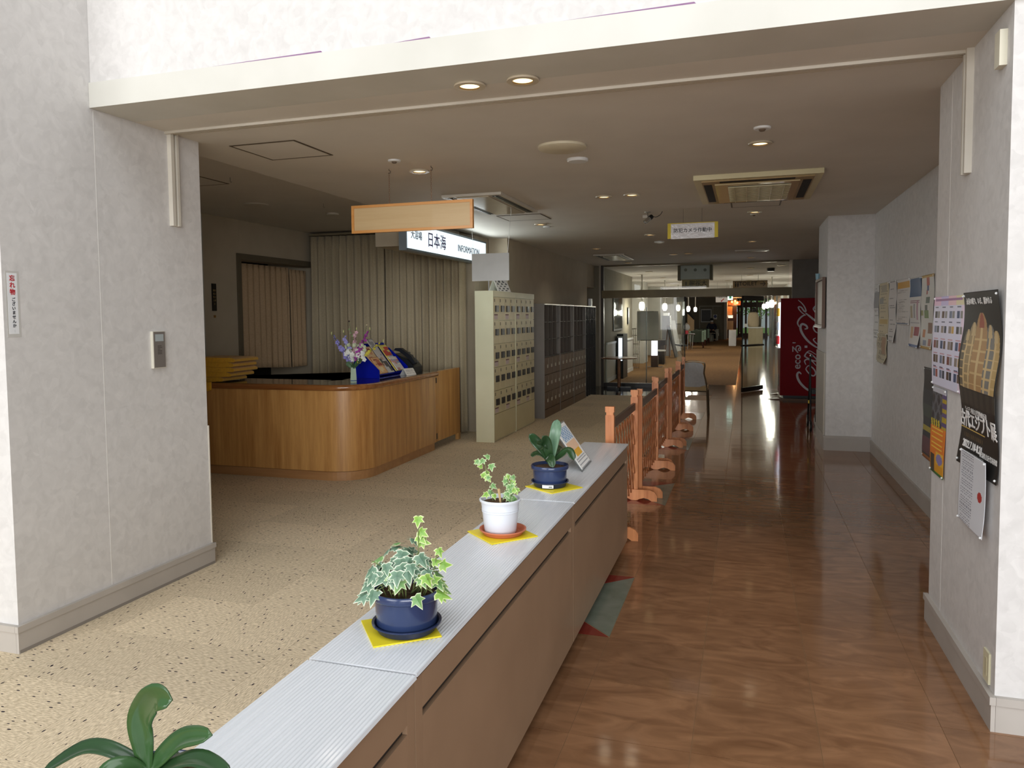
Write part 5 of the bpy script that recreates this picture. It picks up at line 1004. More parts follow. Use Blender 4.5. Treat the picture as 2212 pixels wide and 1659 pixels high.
WINK = mat('white_ink', '#e9e6e2', 0.5); 
def etext(s, size, u, v, bold=0.0, sx=1.0): text('lettering', s, size, WINK, t, (XR, fy_ + (fn_ - fy_) * u, fz0 + (fz1 - fz0) * v), RXM, bold, 0.0001, 'CENTER', sx, warp_e)
etext('\u6c38\u9060\u306e\u7720\u308a\u3001\u3044\u307e\u3001\u958b\u304b\u308c\u308b', 0.030, 0.46, 0.945, 0.0006)
etext('\u30e9\u30a4\u30c7\u30f3\u56fd\u7acb\u53e4\u4ee3\u535a\u7269\u9928\u6240\u8535', 0.026, 0.46, 0.325, 0.0003)
etext('\u53e4\u4ee3\u30a8\u30b8\u30d7\u30c8\u5c55', 0.076, 0.49, 0.262, 0.0018)
etext('2022.7.10-8.21', 0.044, 0.36, 0.125, 0.0014); etext('\u65b0\u6f5f\u770c\u7acb\u8fd1\u4ee3\u7f8e\u8853\u9928', 0.024, 0.77, 0.108, 0.0004); 
etext('NIIGATA PREFECTURAL MUSEUM', 0.015, 0.45, 0.080, 0.0)
def noticep(u, v):
    if ((u - 0.80) / 0.075) ** 2 + ((v - 0.50) / 0.075) ** 2 < 1: return '#b83a36'
    return textlines(31, '#dfe1e6', '#9a9ca6')(u, v)
sheet_x('paper_notice', 'white letter notice with a red oval mark pinned below the black poster', XR, 3.665, 3.300, 0.70, 1.00, noticep, 50, 60, 0.006, 1.0, 0.024, curl=0.004, frq=0.6)
def orange(u, v):
    if v < 0.55:
        if 0.04 < u < 0.34 and 0.02 < v < 0.22: return '#3a332c'
        if 0.45 < u < 0.95 and 0.12 < v < 0.26: return '#8a7fb0' if ((u - .7) / .22) ** 2 + ((v - .19) / .06) ** 2 < 1 else '#e2b53a'
        if 0.1 < u < 0.85 and math.sin(v * 110) > 0.75 and v > 0.28: return '#e9c24a'
        if v < 0.03: return '#3f7a3a'
        return '#dd7a24' if v > 0.2 else '#d99a26'
    if v > 0.93: return '#c9c9d2'
    if v < 0.62 and u < 0.6: return '#c8b62e' if math.sin(u * 40 + v * 30) > -0.3 else '#3a3a3a'
    if u > 0.72: return '#b09a2c' if math.sin(v * 60) > 0 else '#5a4a78'
    return ('#3e3d42', '#5e6066', '#2f2e33')[int((math.sin(u * 17) + math.sin(v * 31) + 2) * 0.74) % 3]
sheet_x('tour_poster', 'orange and grey poster at the far edge of the right pier', XR, 4.292, 4.02, 0.785, 1.212, orange, 40, 64, 0.008, 0.2, 0.003, frq=0.7)
# sheets along the recessed right wall
def wy(px): return min(9.40, onx(px, 700, XW).y)
def wz(px, py): return onx(px, py, XW).z
def wallsheet(name, label, px0, px1, py0, py1, paint, nx, ny, **k): return sheet_x(name, label, XW, wy(px0), wy(px1), wz(px1, py1), wz(px1, py0), paint, nx, ny, **k)
wallsheet('paper_notice', 'grey and white notice nearest the wall column', 1888, 1899, 613, 730, textlines(3, '#c9c8c4', '#8f8d8a', ((0, 1, .55, .85, '#8b8a88'),)), 20, 40, off=0.003)
wallsheet('paper_notice', 'yellowed timetable sheet on the recessed right wall', 1900, 1920, 609, 724, textlines(4, '#c3b695', '#8d8468', ((0.1, .9, .2, .3, '#b89c58'), (.1, .5, .6, .7, '#8f8d84'), (0.2, .8, .82, .95, '#a39b85'))), 24, 44, off=0.004)
wallsheet('paper_notice', 'brownish strip hanging below the yellowed timetable', 1898, 1919, 722, 788, textlines(5, '#b3a98c', '#857a60', ((0.5, .9, .3, .9, '#9c7a58'),)), 20, 26, off=0.010, curl=0.03)
wallsheet('paper_notice', 'white text sheet beside the yellowed timetable', 1921, 1937, 604, 741, textlines(6, '#cfcac6', '#6d6a6a'), 22, 60, off=0.006, curl=0.02)
wallsheet('paper_notice', 'short white notice with a yellow header', 1938, 1966, 600, 703, textlines(7, '#cdc7c2', '#9c9490', ((0.02, .98, .80, .95, '#cf9a35'), (.3, .75, .86, .90, '#5c4426'), (0, .95, .02, .05, '#3f5c7c'))), 30, 50, off=0.004)
wallsheet('event_poster', 'white poster with a dark blue heading panel', 1966, 1990, 597, 754, rects_paint('#d3cfcc', [(0.03, 1, .73, 1, '#2d517d') if False else (0.0, 1, .73, .99, '#2d4f7a'), (.1, .3, .42, .6, '#a08f70'), (.4, .55, .42, .62, '#8e8c90'), (.68, .8, .4, .66, '#b07f90'), (.45, .9, .17, .30, '#9c3040'), (.15, .4, .14, .3, '#c9a27a'), (0, 1, .015, .045, '#34538f'), (.1, .9, .35, .36, '#9a979a'), (.1, .9, .66, .67, '#8b5c68'), (.1, .9, .64, .65, '#8b5c68')]), 30, 80, off=0.004, curl=0.02)
wallsheet('event_poster', 'white poster with scattered small colour pictures on the recessed wall', 1991, 2018, 591, 757, rects_paint('#cfccc6', [(.4, .65, .86, .96, '#a63a20'), (.45, .6, .78, .86, '#3d4a78'), (.42, .5, .74, .80, '#a02a2a'), (.4, .7, .62, .70, '#5d6a60'), (.35, .55, .52, .60, '#4d5348'), (.3, .65, .42, .52, '#5f7a34'), (0, .2, .45, .52, '#8a8a44'), (.6, .9, .22, .36, '#7c4a2a'), (.7, .95, .05, .14, '#9c4a30'), (.2, .4, .15, .26, '#c0763a'), (.25, .55, .05, .12, '#7d86a0'), (0, 1, .97, 1, '#b8923f'), (0, 1, 0, .03, '#c09a4a')]), 34, 84, off=0.004, curl=0.01)
wallsheet('event_poster', 'dark scenic poster half hidden behind the right pier edge', 2003, 2030, 800, 1010, rects_paint('#2c3038', [(0, 1, .75, 1, '#241f22'), (0, 1, .45, .6, '#3f4a44'), (0, 1, .3, .36, '#b8a83a'), (0, 1, .05, .25, '#6a3f4a'), (0, 1, 0, .05, '#b06a30')]), 20, 50, off=0.012)
# framed notice board on the side of the column
xa = 0.868; yb0, yb1 = 9.52, 10.45; zb0, zb1 = onx(1788, 709, xa).z, onx(1788, 596, xa).z
t = thing('notice_board', 'brown framed notice board on the side of the wall column', 'notice board', (xa, (yb0 + yb1) / 2, zb0)); FBR = mat('brown_board_frame', '#6d5648', 0.45)
for a, b, c, d in ((yb0, yb1, zb0, zb0 + 0.03), (yb0, yb1, zb1 - 0.03, zb1), (yb0, yb0 + 0.03, zb0 + 0.03, zb1 - 0.03), (yb1 - 0.03, yb1, zb0 + 0.03, zb1 - 0.03)): B(xa - 0.035, xa - 0.0005, a, b, c, d).build('frame_bar', FBR, t)
B(xa - 0.012, xa - 0.0005, yb0 + 0.031, yb1 - 0.031, zb0 + 0.031, zb1 - 0.031).build('pinboard', mat('pale_pinboard', '#a8a196', 0.5), t); B(xa - 0.055, xa - 0.036, yb0 + 0.03, yb1 - 0.05, zb0 - 0.004, zb0 + 0.012).build('ledge', WHITE, t)
o = MB().lathe([(0, 0), (0.022, 0), (0.026, 0.075), (0, 0.076)], (xa - 0.0265, 10.25, zb1), 14).build('plastic_cup', mat('pale_blue_plastic', '#8fb4c2', 0.4), None, True); tag(o, 'small pale blue cup on top of the framed notice board', 'cup')
# ================================================================== FAR HALL BEHIND THE GLASS
HWL = mat('hall_wall_grey', '#c4c1b8', 0.8, c2='#bab7ae', scale=3); HWT = mat('hall_wall_taupe', '#8d8573', 0.8, c2='#847c6a', scale=3); WAIN = mat('white_wainscot', '#d2cfc6', 0.6); HWR = mat('hall_wall_gloss_white', '#dcdcd6', 0.3)
struct(B(-3.5, -3.14, YG + 0.9, 22.0, 0.95, ZC).build('wall_hall_left_upper', HWT)); struct(B(-3.5, -3.12, YG + 0.9, 22.0, 0, 0.949).build('wall_hall_left_wainscot', WAIN)); struct(B(-3.119, -3.10, YG + 0.9, 22.0, 0.90, 0.95).build('trim_14', WHITE)); struct(B(-3.119, -3.105, YG + 0.9, 22.0, 0, 0.1).build('baseboard_hall', WHITE))
struct(B(-3.5, -3.14, 16.85, YG + 0.89, 0, ZC).build('wall_hall_left_stub', HWT))
struct(B(-4.2, -3.75, 22.01, 58, 0, ZC).build('wall_hall_left_far', HWL))
struct(B(-4.2, -3.51, 21.8, 22.0, 0, ZC).build('wall_hall_recess', HWT))
for k, y in enumerate((25.2, 30.4, 35.2, 40.5)): struct(B(-3.74, -3.22, y, y + 1.1, 0, ZC).build('wall_hall_pier_%d' % (k + 1), HWL))
struct(B(-3.9, -1.36, 50.6, 50.9, 0, ZC).build('wall_hall_end', HWT))
struct(B(-1.355, -1.20, 50.5, 56.5, 0, ZC).build('wall_hall_end_return', HWL))
# right-hand side: white piers with daylight between them
ys = [YG + 0.21, 22.5, 24.6, 28.0, 30.2, 33.6, 36.0, 39.4, 42.0, 45.4, 48.0, 51.4, 57.5]
for k in range(0, len(ys) - 1, 2): struct(B(1.45, 1.75, ys[k], ys[k + 1], 0, ZC).build('wall_hall_right_%d' % (k // 2 + 1), HWR))
for k in range(1, len(ys) - 1, 2):
    w = struct(B(1.58, 1.60, ys[k] + 0.06, ys[k + 1] - 0.06, 0.06, ZC - 0.06).build('window_%d' % (k // 2 + 1), GLASS)); f = MB(); f.box(1.55, 1.64, ys[k], ys[k] + 0.055, 0, ZC); f.box(1.55, 1.64, ys[k + 1] - 0.055, ys[k + 1], 0, ZC); f.box(1.55, 1.64, ys[k], ys[k + 1], 0, 0.055); f.box(1.55, 1.64, ys[k], ys[k + 1], 1.98, 2.04); f.build('window_frame', HWR, w)
# far entrance: dark timber screen with panes and the garden outside
TIM = mat('dark_red_timber', '#4a281c', 0.45, c2='#3b1f16', scale=6); YF = 56.6
def fx(px): return ony(px, 700, YF).x
def fz(py): return ony(1620, py, YF).z
wf = MB()
for px in (1595, 1601, 1611, 1622, 1635, 1655): x = fx(px); wf.box(x - 0.07, x + 0.07, YF, YF + 0.12, 0, ZC)
wf.box(fx(1595), 1.44, YF + 0.01, YF + 0.11, fz(664), fz(653)); wf.box(fx(1595), 1.44, YF + 0.01, YF + 0.11, 0, 0.25); wf.box(fx(1595), 1.44, YF + 0.01, YF + 0.11, fz(639), ZC)
struct(wf.build('window_7', TIM)); w7 = [o for o in COL.objects if o.name == 'window_7'][0]
for a, b in ((1595, 1601), (1601, 1611), (1611, 1622), (1622, 1635), (1635, 1655)): B(fx(a) + 0.08, fx(b) - 0.08, YF + 0.05, YF + 0.06, 0.26, fz(640)).build('glass_pane', GLASS, w7)
LAWN = mat('lawn', '#a5c46a', 0.95, c2='#95b85c', scale=3); struct(B(-8, 14, 57.6, 95, -0.2, -0.02).build('ground_outside', LAWN)); struct(B(4.52, 12, 14, 57.5, -0.2, -0.02).build('ground_side', mat('pale_paving', '#c2c3bd', 0.9)))
FOL = mat('fresh_foliage', '#a9cf62', 0.8, c2='#7fae48', scale=3, mix=0.7); TRK = mat('trunk', '#6b5240', 0.9)
def tree(x, y, h, r, label, seed):
    t = thing('garden_tree', label, 'tree', (x, y, -0.02)); MB().tube([(x, y, -0.02), (x + 0.1, y, h * 0.35), (x, y, h * 0.7)], [0.14, 0.10, 0.05], 8).build('trunk', TRK, t, True); R = random.Random(seed); bm = MB(); V = bm.bm
    for k in range(900):
        d = Vector((R.gauss(0, 1), R.gauss(0, 1), R.gauss(0, 1))).normalized() * r * R.random() ** 0.4; p = Vector((x, y, h * 0.66)) + Vector((d.x, d.y, d.z * 0.85)); a = Vector((R.gauss(0, 1), R.gauss(0, 1), R.gauss(0, 1))).normalized(); b = a.orthogonal().normalized(); s = R.uniform(0.08, 0.17)
        V.faces.new([V.verts.new(p + q_) for q_ in (a * s, b * s * .6, -a * s, -b * s * .6)])
    o = bm.build('crown', FOL, t); o['kind'] = 'stuff'
tree(1.0, 66, 4.6, 2.1, 'green garden tree seen through the far entrance beside the white wall', 1); tree(-0.6, 72, 5.5, 2.6, 'green garden tree seen through the panes near the cafe front', 2); tree(3.2, 76, 6.0, 3.0, 'green garden tree standing furthest out on the lawn', 3)
# cafe front in dark red timber
YC = 53.0
def cpx(px0, px1, py0, py1, y=YC, d=0.1, floor=False): return pxbox(px0, px1, py0, py1, y, d, floor)
t = thing('cafe_front', 'dark red timber cafe front with glowing amber sign board', 'shop front', (ony(1575, 730, YC).x, YC, 0)); fl_ = cpx(1559, 1592, 632, 730, YC, 0.15, True); fl_.build('timber_wall', TIM, t)
cpx(1558, 1600, 650, 660, YC - 0.06, 0.05).build('sign_board', wood_mat('amber_board', '#7a3a1c', '#a35a2c', 0.4, 'x', 1, 0.1), t)
for px_, py_ in ((1581, 652), (1588, 650), (1593, 654)): MB().sphere(ony(px_, py_, YC - 0.15), 0.07, 10).build('amber_lamp', emis('amber_glow', '#ffb060', 4.0), t, True)
al = bpy.data.lights.new('amber_bulb', 'POINT'); al.energy = 25; al.color = (1, 0.55, 0.22); al.shadow_soft_size = 0.1; ao = bpy.data.objects.new('amber_bulb', al); COL.objects.link(ao); ao.parent = t; ao.location = wm(t).inverted() @ ony(1588, 655, YC - 0.5)
for k in range(4): cpx(1560 + k * 5, 1563 + k * 5, 655.5, 658, YC - 0.08, 0.015).build('sign_letter', mat('dull_gold_letter', '#c79a6a', 0.5), t)
cpx(1560, 1572, 661, 675, YC - 0.1, 0.02).build('red_cloth', mat('red_noren', '#7a1f18', 0.8), t); cpx(1559, 1562, 662, 726, YC - 0.08, 0.06, True).build('doorpost', mat('ochre_post', '#a8854e', 0.5), t)
cpx(1559, 1566, 675, 690, YC - 0.1, 0.02).build('white_poster', WHITE, t); cpx(1567.5, 1573, 675, 684, YC - 0.1, 0.02).build('white_poster', WHITE, t); cpx(1566, 1568, 676, 692, YC - 0.12, 0.02).build('crossbar', BLACK, t)
cpx(1573, 1583, 681, 687, YC - 0.3, 0.2).build('lit_shelf', emis('shelf_glow', '#ffe9d0', 1.0), t); cpx(1559, 1564.5, 694, 724, YC - 0.1, 0.03).build('menu_frame', mat('menu_gold', '#b48a4a', 0.5), t); cpx(1571, 1584, 693, 712, YC - 0.2, 0.05).build('menu_panel', mat('cream_menu', '#bfae94', 0.5), t)
cpx(1571, 1582, 662, 680, YC - 0.2, 0.05).build('bamboo_screen', wood_mat('bamboo', '#b8662c', '#e0a060', 0.5, 'z', 3, 0.1), t)
# white reception desk, kiosk counter and bundle
o = pxbox(1574, 1590, 713, 750, 40.0, 1.2, True).build('white_desk', WHITE); tag(o, 'plain white desk end standing near the cafe front', 'desk')
t = thing('display_counter', 'beige display counter under the cream wrapped bundle', 'counter', (0.45, 38.0, 0)); pxbox(1616, 1648, 709, 752, 37.6, 0.8, True).build('body', mat('beige_counter', '#b8ab8b', 0.5), t); pxbox(1615, 1649, 706.5, 709, 37.55, 0.9).build('top', WHITE, t)
a = ony(1627, 706, 38.0); t = thing('wrapped_bundle', 'cream wrapped bundle with a dark rounded top on the beige counter', 'bundle', a)
MB().lathe([(0, 0), (0.22, 0), (0.26, 0.12), (0.25, 0.45), (0.20, 0.66), (0.10, 0.70), (0, 0.71)], a, 18).build('wrapping', mat('crumpled_paper', '#c9b79c', 0.8, bump=0.8, bscale=9), t, True); MB().sphere(a + Vector((0.03, 0, 0.80)), 0.12, 14).build('dark_top', BLACK, t, True)
o = pxbox(1608, 1614, 700, 707, 37.8, 0.2).build('leaflet_box', WHITE); tag(o, 'small white leaflet box at the end of the beige counter', 'box'); o.location.z = ony(1610, 706.4, 37.8).z
# --- seating area on the brown carpet
YD = 50.6; 
d2 = struct(pxbox(1511, 1559, 662, 735, YD - 0.03, 0.028, True).build('door_2', mat('grey_olive_door', '#87816e', 0.6))); 
for a_, b_, c_, e_ in ((1511, 1559, 660, 662.4), (1510, 1512, 662.4, 735), (1539, 1540.4, 662.4, 730)): pxbox(a_, b_, c_, e_, YD - 0.06, 0.025).build('door_frame', mat('pale_door_frame', '#bdb9aa', 0.5), d2)
t = thing('blackboard', 'black notice board in a white frame on the far grey door', 'notice board', ony(1525, 696, YD - .1)); pxbox(1514, 1537, 668, 696, YD - 0.12, 0.04).build('frame', WHITE, t); pxbox(1515.3, 1535.6, 669.5, 694.5, YD - 0.125, 0.004).build('board', BLACK, t)
t = thing('door_sticker', 'white sticker with a round blue mark on the far grey door', 'sticker', ony(1545, 690, YD - .1)); pxbox(1541, 1549, 679.5, 690, YD - 0.10, 0.01).build('paper', WHITE, t); cc_ = ony(1545, 683.5, YD - 0.105); MB().lathe([(0, 0), (0.10, 0), (0.10, 0.004), (0, 0.004)], (0, 0, 0), 18, Matrix.Translation(cc_) @ Matrix.Rotation(PI / 2, 4, 'X')).build('blue_mark', mat('blue_mark', '#3d4c86', 0.5), t)
SOF = mat('ivory_vinyl', '#d3d0bd', 0.45); t = thing('bench_sofa', 'long ivory bench sofa below the blackboard', 'sofa', (ony(1527, 735, 48.6).x, 48.8, 0))
for a_, b_ in ((1502, 1518), (1518.4, 1534.4), (1534.8, 1552)): pxbox(a_, b_, 711, 722, 49.0, 0.2).build('back_cushion', SOF, t)
xq0, xq1 = ony(1502, 735, 48.4).x, ony(1552, 735, 48.4).x; B(xq0, xq1, 48.3, 48.99, 0.28, 0.43).bevel(0.02, 1).build('seat', SOF, t); B(xq0 + .05, xq1 - .05, 48.4, 49.1, 0, 0.279).build('base', SOF, t)
# seated person: one continuous body, clothes over it
def skin(name, verts, edges, radii, m, parent, loc, sub=2):
    me = bpy.data.meshes.new(name); me.from_pydata(verts, edges, []); o = bpy.data.objects.new(name, me); COL.objects.link(o); o.parent = parent; o.location = loc
    o.modifiers.new('skin', 'SKIN'); 
    for v, r in zip(me.skin_vertices[0].data, radii): v.radius = (r if isinstance(r, tuple) else (r, r)); 
    me.skin_vertices[0].data[0].use_root = True
    s = o.modifiers.new('sub', 'SUBSURF'); s.levels = sub; s.render_levels = sub; me.materials.append(m); o.modifiers['skin'].use_smooth_shade = True; return o
pxc = ony(1537, 736, 47.9); t = thing('person', 'seated person in a navy jacket and white face mask on the bench', 'person', (pxc.x, 48.05, 0))
SK = mat('skin_tone', '#c79a7a', 0.6); NV = mat('navy_jacket', '#2a2f45', 0.8, c2='#232738', scale=20); TRS = mat('dark_trousers', '#17181c', 0.85)
# local frame: person faces -y
bodyv = [(0, 0.10, 0.52), (0, 0.12, 0.75), (0, 0.08, 0.98), (0, 0.05, 1.08), (0, 0.02, 1.20), (0, 0.01, 1.30)]
bodye = [(0, 1), (1, 2), (2, 3), (3, 4), (4, 5)]; rad = [0.13, 0.13, 0.12, 0.055, 0.085, 0.075]
def add(chain, start, rs):
    p = start
    for v, r in zip(chain, rs): bodyv.append(v); rad.append(r); bodye.append((p, len(bodyv) - 1)); p = len(bodyv) - 1
for s in (-1, 1):
    add([(s * 0.18, 0.08, 0.98), (s * 0.25, -0.02, 0.76), (s * 0.10, -0.20, 0.66), (s * 0.03, -0.26, 0.65)], 2, [0.07, 0.05, 0.04, 0.035]); add([(s * 0.11, 0.02, 0.50), (s * 0.19, -0.36, 0.48), (s * 0.20, -0.34, 0.10), (s * 0.20, -0.48, 0.05)], 0, [0.09, 0.065, 0.05, 0.04])
skin('body', bodyv, bodye, rad, SK, t, (0, 0, 0))
jv = [(0, 0.10, 0.50), (0, 0.12, 0.75), (0, 0.08, 0.99), (0, 0.05, 1.06)]; je = [(0, 1), (1, 2), (2, 3)]; jr = [0.165, 0.165, 0.15, 0.075]
for s in (-1, 1):
    b = len(jv); jv += [(s * 0.19, 0.08, 0.97), (s * 0.27, -0.02, 0.76), (s * 0.12, -0.19, 0.665)]; je += [(2, b), (b, b + 1), (b + 1, b + 2)]; jr += [0.085, 0.068, 0.055]
skin('jacket', jv, je, jr, NV, t, (0, 0, 0))
tv = [(0, 0.09, 0.50)]; te = []; tr_ = [0.14]
for s in (-1, 1):
    b = len(tv); tv += [(s * 0.12, 0.0, 0.50), (s * 0.19, -0.37, 0.48), (s * 0.20, -0.345, 0.10)]; te += [(0, b), (b, b + 1), (b + 1, b + 2)]; tr_ += [0.105, 0.083, 0.065]
skin('trousers', tv, te, tr_, TRS, t, (0, 0, 0))
W = wm(t)
MB().sphere(W @ Vector((0, 0.03, 1.285)), 0.112, 16, (0.95, 1.0, 0.85)).build('hair', mat('dark_hair', '#1d1917', 0.7), t, True); MB().grid(lambda u, v: W @ Vector((0.085 * math.sin((u - .5) * 2.6), 0.02 - 0.108 * math.cos((u - .5) * 2.6), 1.145 + 0.095 * v)), 10, 4).build('face_mask', WHITE, t, True, solid=0.004)
for s in (-1, 1): MB().sphere(W @ Vector((s * 0.20, -0.42, 0.045)), 0.06, 10, (0.8, 1.9, 0.7)).build('shoe', BLACK, t, True)
# ivory pedestal stool in front of the person
o = MB().lathe([(0, 0), (0.14, 0), (0.14, 0.02), (0.03, 0.03), (0.03, 0.46), (0.26, 0.47), (0.26, 0.49), (0, 0.49)], (pxc.x + 0.0, 46.9, 0), 18).build('side_table', mat('pale_table', '#cfc9b4', 0.5), None, True); tag(o, 'small pale round pedestal table in front of the seated person', 'table')
# green armchairs
GRN = mat('sage_upholstery', '#8ba390', 0.8, c2='#7f9785', scale=12); GRD = mat('dark_sage', '#3f4a3c', 0.8); REDW = mat('red_brown_legs', '#4a2419', 0.4)
def armchair(px, y, label):
    a = ony(px, 740, y); t = thing('armchair', label, 'armchair', (a.x, y, 0), 0, 'sage green armchairs'); x = a.x
    B(x - 0.28, x + 0.24, y - 0.26, y - 0.15, 0.28, 0.82).bevel(0.02, 1).build('backrest', GRD, t); B(x - 0.28, x + 0.24, y - 0.149, y + 0.32, 0.30, 0.46).bevel(0.02, 1).build('seat', GRN, t)
    for s in (-0.335, 0.245): B(x + s, x + s + 0.085, y - 0.30, y + 0.32, 0.30, 0.80 if s > 0 else 0.78).bevel(0.03, 2).build('armrest', GRN, t)
    for sx_ in (-0.28, 0.28):
        for sy_ in (-0.26, 0.28): MB().tube([(x + sx_, y + sy_, 0.30), (x + sx_ * 1.08, y + sy_ * 1.1, 0.0)], [0.035, 0.022], 6).build('leg', REDW, t)
armchair(1505, 37.6, 'sage green armchair closest to the tall round table'); armchair(1511, 40.6, 'sage green armchair between its two matching neighbours'); armchair(1519, 43.6, 'sage green armchair closest to the ivory bench')
# tall table with drinks dispensers
a = ony(1481, 756, 35.6); t = thing('serving_table', 'tall round serving table with chrome legs carrying a glass jar', 'table', (a.x, 35.6, 0)); tzp = ony(1481, 721, 35.6).z
MB().lathe([(0, 0), (0.42, 0), (0.43, 0.015), (0.42, 0.03), (0, 0.03)], (a.x, 35.6, tzp - 0.03), 28).build('top', mat('dark_table_top', '#4a372b', 0.3), t, True)
for k in range(6): aa = k * PI / 3 + 0.3; MB().tube([(a.x + 0.30 * math.cos(aa), 35.6 + 0.30 * math.sin(aa), 0), (a.x + 0.34 * math.cos(aa), 35.6 + 0.34 * math.sin(aa), tzp - 0.03)], 0.014, 6).build('leg', CHROME, t, True)
j = Vector((ony(1481, 720, 35.5).x + 0.04, 35.5, tzp)); t = thing('candy_jar', 'round glass jar on a red base on the serving table', 'jar', j); MB().lathe([(0, 0), (0.09, 0), (0.075, 0.05), (0.08, 0.15), (0, 0.15)], j, 18).build('base', mat('red_base', '#a31f2d', 0.3), t, True); MB().sphere(j + Vector((0, 0, 0.30)), 0.155, 18).build('globe', mat('glass_globe', '#d7dde0', 0.05, trans=0.6, ior=1.1), t, True); MB().lathe([(0, 0), (0.07, 0), (0.03, 0.05), (0, 0.055)], j + Vector((0, 0, 0.44)), 14).build('lid', CHROME, t, True)
j = Vector((ony(1466, 720, 35.7).x, 35.7, tzp)); o = MB().lathe([(0, 0), (0.11, 0), (0.12, 0.25), (0.10, 0.42), (0.14, 0.46), (0, 0.48)], j, 16).build('coffee_urn', mat('brown_urn', '#4f3f36', 0.3), None, True); tag(o, 'brown coffee urn on the serving table', 'urn')
# stair side panel
p = [ony(a_, b_, 43.0) for a_, b_ in ((1485, 677), (1499.5, 692), (1499.5, 720), (1485, 720))]; mb = MB(); mb.prism([(p[0].x, p[0].z), (p[1].x, p[1].z), (p[1].x, 0), (p[0].x, 0)], 'y', 43.0, 43.15); o = mb.build('stair_panel', STAIR_WOOD); tag(o, 'pale wooden sloping stair side panel behind the serving table', 'stair panel'); MB().tube([p[0] + Vector((0, 0.07, 0.08)), p[1] + Vector((0, 0.07, 0.08))], 0.05, 8).build('handrail', BLACK, o)
# easel blackboard and white panel
def leaning(name, label, pts, y, m, th=0.03, legs=None):
    P = [ony(a_, b_, y + dy) for a_, b_, dy in pts]; t = thing(name, label, 'sign board', (P[2].x, y, 0)); mb = MB(); n_ = (P[1] - P[0]).cross(P[3] - P[0]).normalized() * th; V = [mb.bm.verts.new(q_) for q_ in P] + [mb.bm.verts.new(q_ + n_) for q_ in P]
    for f in ((3, 2, 1, 0), (4, 5, 6, 7), (0, 1, 5, 4), (1, 2, 6, 5), (2, 3, 7, 6), (3, 0, 4, 7)): mb.bm.faces.new([V[i] for i in f])
    mb.build('board', m, t)
    for a_, b_ in legs or (): MB().tube([a_, b_], 0.018, 6).build('leg', mat('easel_wood', '#6a4a30', 0.5), t)
    return t
leaning('easel_board', 'black easel board with wooden edge in front of the grey cabinet', [(1441, 704, 0.35), (1447, 703, 0.55), (1466, 770, 0.55), (1459, 772, 0.0)], 28.3, BLACK, 0.03, [(ony(1443, 704, 28.70), Vector((ony(1436, 760, 29.1).x, 29.1, 0))), (ony(1446, 703, 28.86), Vector((ony(1446, 760, 29.2).x, 29.2, 0)))])
leaning('leaning_sign', 'white leaning sign panel behind the black easel board', [(1449, 692, 0.0), (1458, 692, 0.1), (1471, 757, 0.1), (1461, 760, 0.0)], 30.6, WHITE, 0.02, [(ony(1464, 757, 30.7), Vector((ony(1463, 770, 30.5).x, 30.5, 0))), (ony(1469, 756, 30.7), Vector((ony(1473, 767, 30.9).x, 30.9, 0)))])
GC = mat('grey_steel_cabinet', '#77777a', 0.4); t = thing('steel_cabinet', 'tall grey steel cabinet behind the black easel board', 'cabinet', (ony(1438, 770, 29.6).x, 29.8, 0)); pxbox(1430, 1447, 682, 770, 29.9, 0.45, True).build('body', GC, t); pxbox(1433, 1445, 676, 682, 29.7, 0.2).build('top_box', WHITE, t)
for k in range(9): pxbox(1447.6, 1450, 686 + k * 3.4, 688.4 + k * 3.4, 29.58, 0.015).build('white_tag', WHITE, t)
# lit floor sign and old organ
t = thing('lit_floor_sign', 'glowing white upright floor sign on a dark wooden base', 'sign', (ony(1413, 797, 23.4).x, 23.6, 0)); pxbox(1407, 1419.5, 736, 768, 23.4, 0.12).build('lit_panel', emis('floor_sign_glow', '#fdf3ff', 2.0), t); pxbox(1406, 1421, 768, 793, 23.45, 0.2, True).build('base', mat('dark_brown_base', '#3a2419', 0.4), t); pxbox(1398, 1430, 793, 798, 23.4, 0.4, True).build('foot', mat('dark_brown_base', '#3a2419', 0.4), t)
gx = ony(1413, 752, 23.39)
text('lettering', '\u4e00\u756a\n\u6e6f\u3051\n\u3080\u308a', 0.07, mat('grey_violet_ink', '#8c86a0', 0.5), t, (gx.x, 23.395, gx.z), (PI / 2, 0, 0), 0, 0.0005)
t = thing('reed_organ', 'dark wooden reed organ standing behind the lit floor sign', 'organ', (ony(1430, 796, 25.0).x, 25.0, 0)); pxbox(1420, 1437, 735, 745, 24.9, 0.5).build('top', mat('dark_organ_wood', '#2b2421', 0.4), t); pxbox(1421, 1434, 745, 786, 24.95, 0.45, True).build('body', mat('dark_organ_wood', '#2b2421', 0.4), t); pxbox(1420, 1437, 756, 759, 24.7, 0.2).build('keyboard', WHITE, t)
for px in (1422, 1433): a = ony(px, 759, 24.72); MB().tube([a, (a.x, a.y, 0)], 0.03, 8).build('leg', mat('dark_organ_wood', '#2b2421', 0.4), t)
# silver wire rack against the recess
t = thing('wire_rack', 'silver wire newspaper rack beside the white wainscot', 'rack', (ony(1371, 802, 22.4).x, 22.4, 0)); a = ony(1363, 709, 22.4); b = ony(1380, 709, 22.4)
for k in range(5): x = a.x + (b.x - a.x) * k / 4; MB().tube(crom([(x, 22.4, 0.02), (x + 0.02, 22.32, 0.4), (x, 22.45, 0.7), (x + 0.03, 22.30, 0.95), (x, 22.42, a.z)], 5), 0.009, 6).build('wire', CHROME, t, True)
for zz in (0.05, 0.45, 0.75, 1.0, a.z - 0.02): MB().tube([(a.x, 22.36, zz), (b.x, 22.36, zz)], 0.012, 6).build('crossbar', CHROME, t)
o = pxbox(1372, 1386, 745, 748, 22.3, 0.25).build('folded_papers', WHITE); bpy.data.objects.remove(o)
